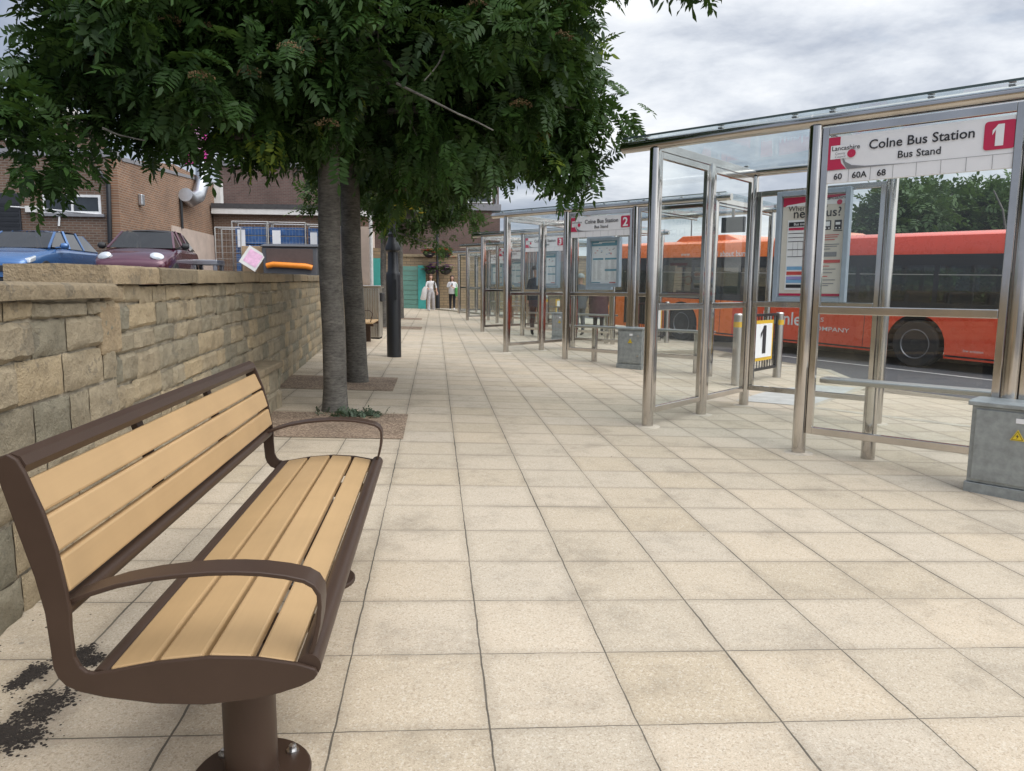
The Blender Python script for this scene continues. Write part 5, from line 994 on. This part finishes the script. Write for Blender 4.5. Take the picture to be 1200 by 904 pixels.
w0, w1 = W(548,238,YG+.3), W(577,216,YG+.3); window(e, w0.x, w1.x, w0.z, w1.z, YG+.3, 'pvc', 2); s = MB(); s.box((w0.x,YG+.27,W(560,228,YG).z),(w1.x-.3,YG+.285,W(560,219,YG).z)); part(s, 'window_blind', M['fascia'], e)
s = MB(); s.tube((b.x-.22,YG+.2,zb1),(b.x-.22,YG+.2,zb2),.08,8); part(s, 'downpipe', M['cladding'], e)
s = MB(); s.box((b.x+.1,YG+2,0),(24,YG+9,W(640,300,YG).z)); lo = s.build('low_terrace', M['brick_far']); tag(lo, 'low brown building behind the end wall, seen through the shelters', 'building')

# ------------------------------------------------------------------ trees beyond the bus
def bushy(x, y, h, r, label):
    g = Vector((x,y,gz(x,y)-.1)); e = empty('broadleaf_tree', g); tag(e, label, 'tree', 'trees beyond the bus'); inv = Matrix.Translation(-g)
    mb = MB(); mb.path([g,g+Vector((0,0,h*.3)),g+Vector((.1,0,h*.7))],[.2,.16,.06],10); 
    for i in range(6): limb(mb, g+Vector((0,0,h*.3)), g+Vector((random.uniform(-1,1)*r*.7,random.uniform(-1,1)*r*.7,h*random.uniform(.5,.85))), .09, .03)
    o = mb.build('trunk', M['bark'], e, smooth=True); o.matrix_parent_inverse = inv
    nb = 12; cs = []
    for i in range(nb):
        a, q = random.uniform(0,6.28), random.uniform(.2,1); cs.append((x+math.cos(a)*q*r*.75, y+math.sin(a)*q*r*.75, g.z+h*random.uniform(.22,.82), r*random.uniform(.35,.6)))
    n = 2600; k = rng.integers(0,nb,n); u = rng.normal(0,1,(n,3)); u /= np.linalg.norm(u,axis=1,keepdims=True); c = np.array(cs)[k]; bs = c[:,:3]+u*c[:,3:]*rng.uniform(.6,1.05,(n,1)); tn = np.array([random.uniform(.15,.7) for _ in range(nb)])[k]+rng.normal(0,.12,n)
    leaves_mesh('crown', M['hedge'], e, bs, u+rng.normal(0,.7,(n,3)), rng.uniform(.38,.62,n), np.clip(tn,0,.97), T7, inv)
for px, Y, h, r, lb in ((1035,30,5.8,2.3,'dark bushy tree beyond the bus, first past the poster case'),(1095,31,6.9,2.9,'tall leafy tree beyond the bus, under the word station on the sign'),(1160,30,6.9,2.9,'broad leafy tree beyond the bus, behind the red number one'),(1225,30,7.2,3.0,'broad leafy tree beyond the rear end of the bus'),(1065,34,6.4,2.6,'bushy tree set back between two nearer trees beyond the bus')):
    q = W(px,340,Y); bushy(q.x, Y, h, r, lb)
# street lamps beyond
def slamp(px, Y, top, arm, label):
    q = W(px,340,Y); zt = W(px,top,Y).z; e = empty('street_lamp', (q.x,Y,gz(q.x,Y))); tag(e, label, 'street lamp', 'tall grey street lamps'); z = zt-gz(q.x,Y); s = MB(); s.path([(0,0,0),(0,0,z*.98),(arm*.1,0,z),(arm,0,z*1.005)], [.09,.06,.05,.05], 8); s.build('column', M['duct'], e, smooth=True); s = MB(); s.box((arm-.3 if arm > 0 else arm-.3,-.09,z*1.005-.04),(arm+.3,.09,z*1.005+.06)); s.build('lamp_head', M['cladding'], e, bev=.02)
slamp(1178,26,196,-1.2,'grey street lamp standing in front of the trees beyond the bus'); slamp(808,46,256,-1.0,'distant thin street lamp showing above the bus roof')
# hills
s = MB(); n = 90
ring = []
for i in range(n+1):
    a = R(-20+220*i/n); rr = 900; h = 26+16*mnoise.noise(Vector((a*3,0,0)))+8*mnoise.noise(Vector((a*11,2,0))); ring.append((s.v((rr*math.cos(a),rr*math.sin(a),-8)), s.v((rr*1.1*math.cos(a),rr*1.1*math.sin(a),h))))
for i in range(n): s.f((ring[i][0],ring[i+1][0],ring[i+1][1],ring[i][1]))
tag(s.build('hills', M['hill']), kind='structure')

# ------------------------------------------------------------------ sprig of the neighbouring tree overhead (a branch of a tree standing out of frame)
g5 = Vector((2.6,1.2,gz(2.6,1.2)))
SUN_EL, SUN_AZ = 60, 138     # azimuth measured clockwise from +Y
# ------------------------------------------------------------------ sky and sun
wld = bpy.data.worlds.new('World'); SC.world = wld; wld.use_nodes = True; nt = wld.node_tree; nt.nodes.clear()
def N(t, **k):
    n = nt.nodes.new(t); [setattr(n,a,b) for a,b in k.items()]; return n
sky = N('ShaderNodeTexSky', sky_type='NISHITA'); sky.sun_disc = False; sky.sun_elevation = R(SUN_EL); sky.sun_rotation = R(SUN_AZ); sky.air_density = 1.2; sky.dust_density = 2.0
tc = N('ShaderNodeTexCoord'); sp_ = N('ShaderNodeSeparateXYZ'); nt.links.new(tc.outputs['Generated'], sp_.inputs[0])
def mth(op, a, b=0., c=0., clamp=False):
    n = N('ShaderNodeMath', operation=op, use_clamp=clamp)
    for i, x in enumerate((a,b,c)):
        if hasattr(x,'is_output'): nt.links.new(x, n.inputs[i])
        else: n.inputs[i].default_value = x
    return n.outputs[0]
zz = mth('ADD', mth('MAXIMUM', sp_.outputs[2], 0.0), .16); cb = N('ShaderNodeCombineXYZ'); nt.links.new(mth('DIVIDE', sp_.outputs[0], zz), cb.inputs[0]); nt.links.new(mth('DIVIDE', sp_.outputs[1], zz), cb.inputs[1])
def nz(scale, det, rough, off):
    m = N('ShaderNodeMapping'); m.inputs['Location'].default_value = off; nt.links.new(cb.outputs[0], m.inputs[0]); n = N('ShaderNodeTexNoise'); n.inputs['Scale'].default_value = scale; n.inputs['Detail'].default_value = det; n.inputs['Roughness'].default_value = rough; n.inputs['Distortion'].default_value = .3; nt.links.new(m.outputs[0], n.inputs['Vector']); return n.outputs['Fac']
n1 = nz(.8, 7, .58, (5.3,1.9,0)); n2 = nz(2.6, 7, .62, (0,4,0))
nn = mth('ADD', mth('ADD', mth('MULTIPLY', n1, .80), mth('MULTIPLY', n2, .20)), mth('ADD', mth('MULTIPLY', mth('SUBTRACT', sp_.outputs[0], .16), .24), mth('MULTIPLY', mth('SUBTRACT', sp_.outputs[2], .20), .14)))
# overcast: brighter overhead than at the horizon
rp = N('ShaderNodeValToRGB'); nt.links.new(nn, rp.inputs[0]); el = rp.color_ramp.elements; el[0].position = .38; el[0].color = (3.5,3.95,4.9,1); el[1].position = .63; el[1].color = (10.0,10.1,10.2,1); e2 = el.new(.47); e2.color = (4.9,5.3,6.1,1); e3 = el.new(.55); e3.color = (7.7,8.0,8.5,1)
sunv = (math.sin(R(SUN_AZ))*math.cos(R(SUN_EL)), math.cos(R(SUN_AZ))*math.cos(R(SUN_EL)), math.sin(R(SUN_EL)))
dt = N('ShaderNodeVectorMath', operation='DOT_PRODUCT'); nt.links.new(tc.outputs['Generated'], dt.inputs[0]); dt.inputs[1].default_value = sunv
grad = mth('MULTIPLY_ADD', mth('POWER', mth('MAXIMUM', dt.outputs['Value'], 0.0), 3.0), 1.9, .80)
hs = N('ShaderNodeVectorMath', operation='SCALE'); nt.links.new(rp.outputs[0], hs.inputs[0]); nt.links.new(grad, hs.inputs[3])
n3 = nz(1.5, 5, .6, (7.7,3.3,0)); brk = mth('MULTIPLY', mth('SUBTRACT', n3, .60), 5.0, clamp=True)
mx = N('ShaderNodeMix', data_type='RGBA'); nt.links.new(mth('MULTIPLY_ADD', brk, -.5, .9), mx.inputs[0]); nt.links.new(sky.outputs[0], mx.inputs[6]); nt.links.new(hs.outputs[0], mx.inputs[7])
bg = N('ShaderNodeBackground'); bg.inputs[1].default_value = .11; nt.links.new(mx.outputs[2], bg.inputs[0]); wo = N('ShaderNodeOutputWorld'); nt.links.new(bg.outputs[0], wo.inputs[0])
sl = bpy.data.lights.new('sun', 'SUN'); sl.energy = .95; sl.angle = R(42); sl.color = (1,.95,.88); so = bpy.data.objects.new('sun', sl); COL.objects.link(so)
az = R(SUN_AZ); sd = Vector((math.sin(az)*math.cos(R(SUN_EL)), math.cos(az)*math.cos(R(SUN_EL)), math.sin(R(SUN_EL)))); so.rotation_euler = (-sd).to_track_quat('-Z','Y').to_euler(); so.location = sd*60

# ------------------------------------------------------------------ camera and view
cam = bpy.data.cameras.new('camera'); cam.sensor_width = 36; cam.lens = FPX/1200*36; cam.clip_end = 3000; cam.clip_start = .05; co = bpy.data.objects.new('camera', cam); COL.objects.link(co)
co.matrix_world = Matrix(((CR.x,CU.x,-CF.x,CO.x),(CR.y,CU.y,-CF.y,CO.y),(CR.z,CU.z,-CF.z,CO.z),(0,0,0,1))); SC.camera = co
SC.view_settings.view_transform = 'Standard'; SC.view_settings.look = 'None'; SC.view_settings.exposure = .36; SC.view_settings.gamma = 1
SC.cycles.use_denoising = True; SC.cycles.transparent_max_bounces = 24; SC.cycles.max_bounces = 6; SC.cycles.glossy_bounces = 4
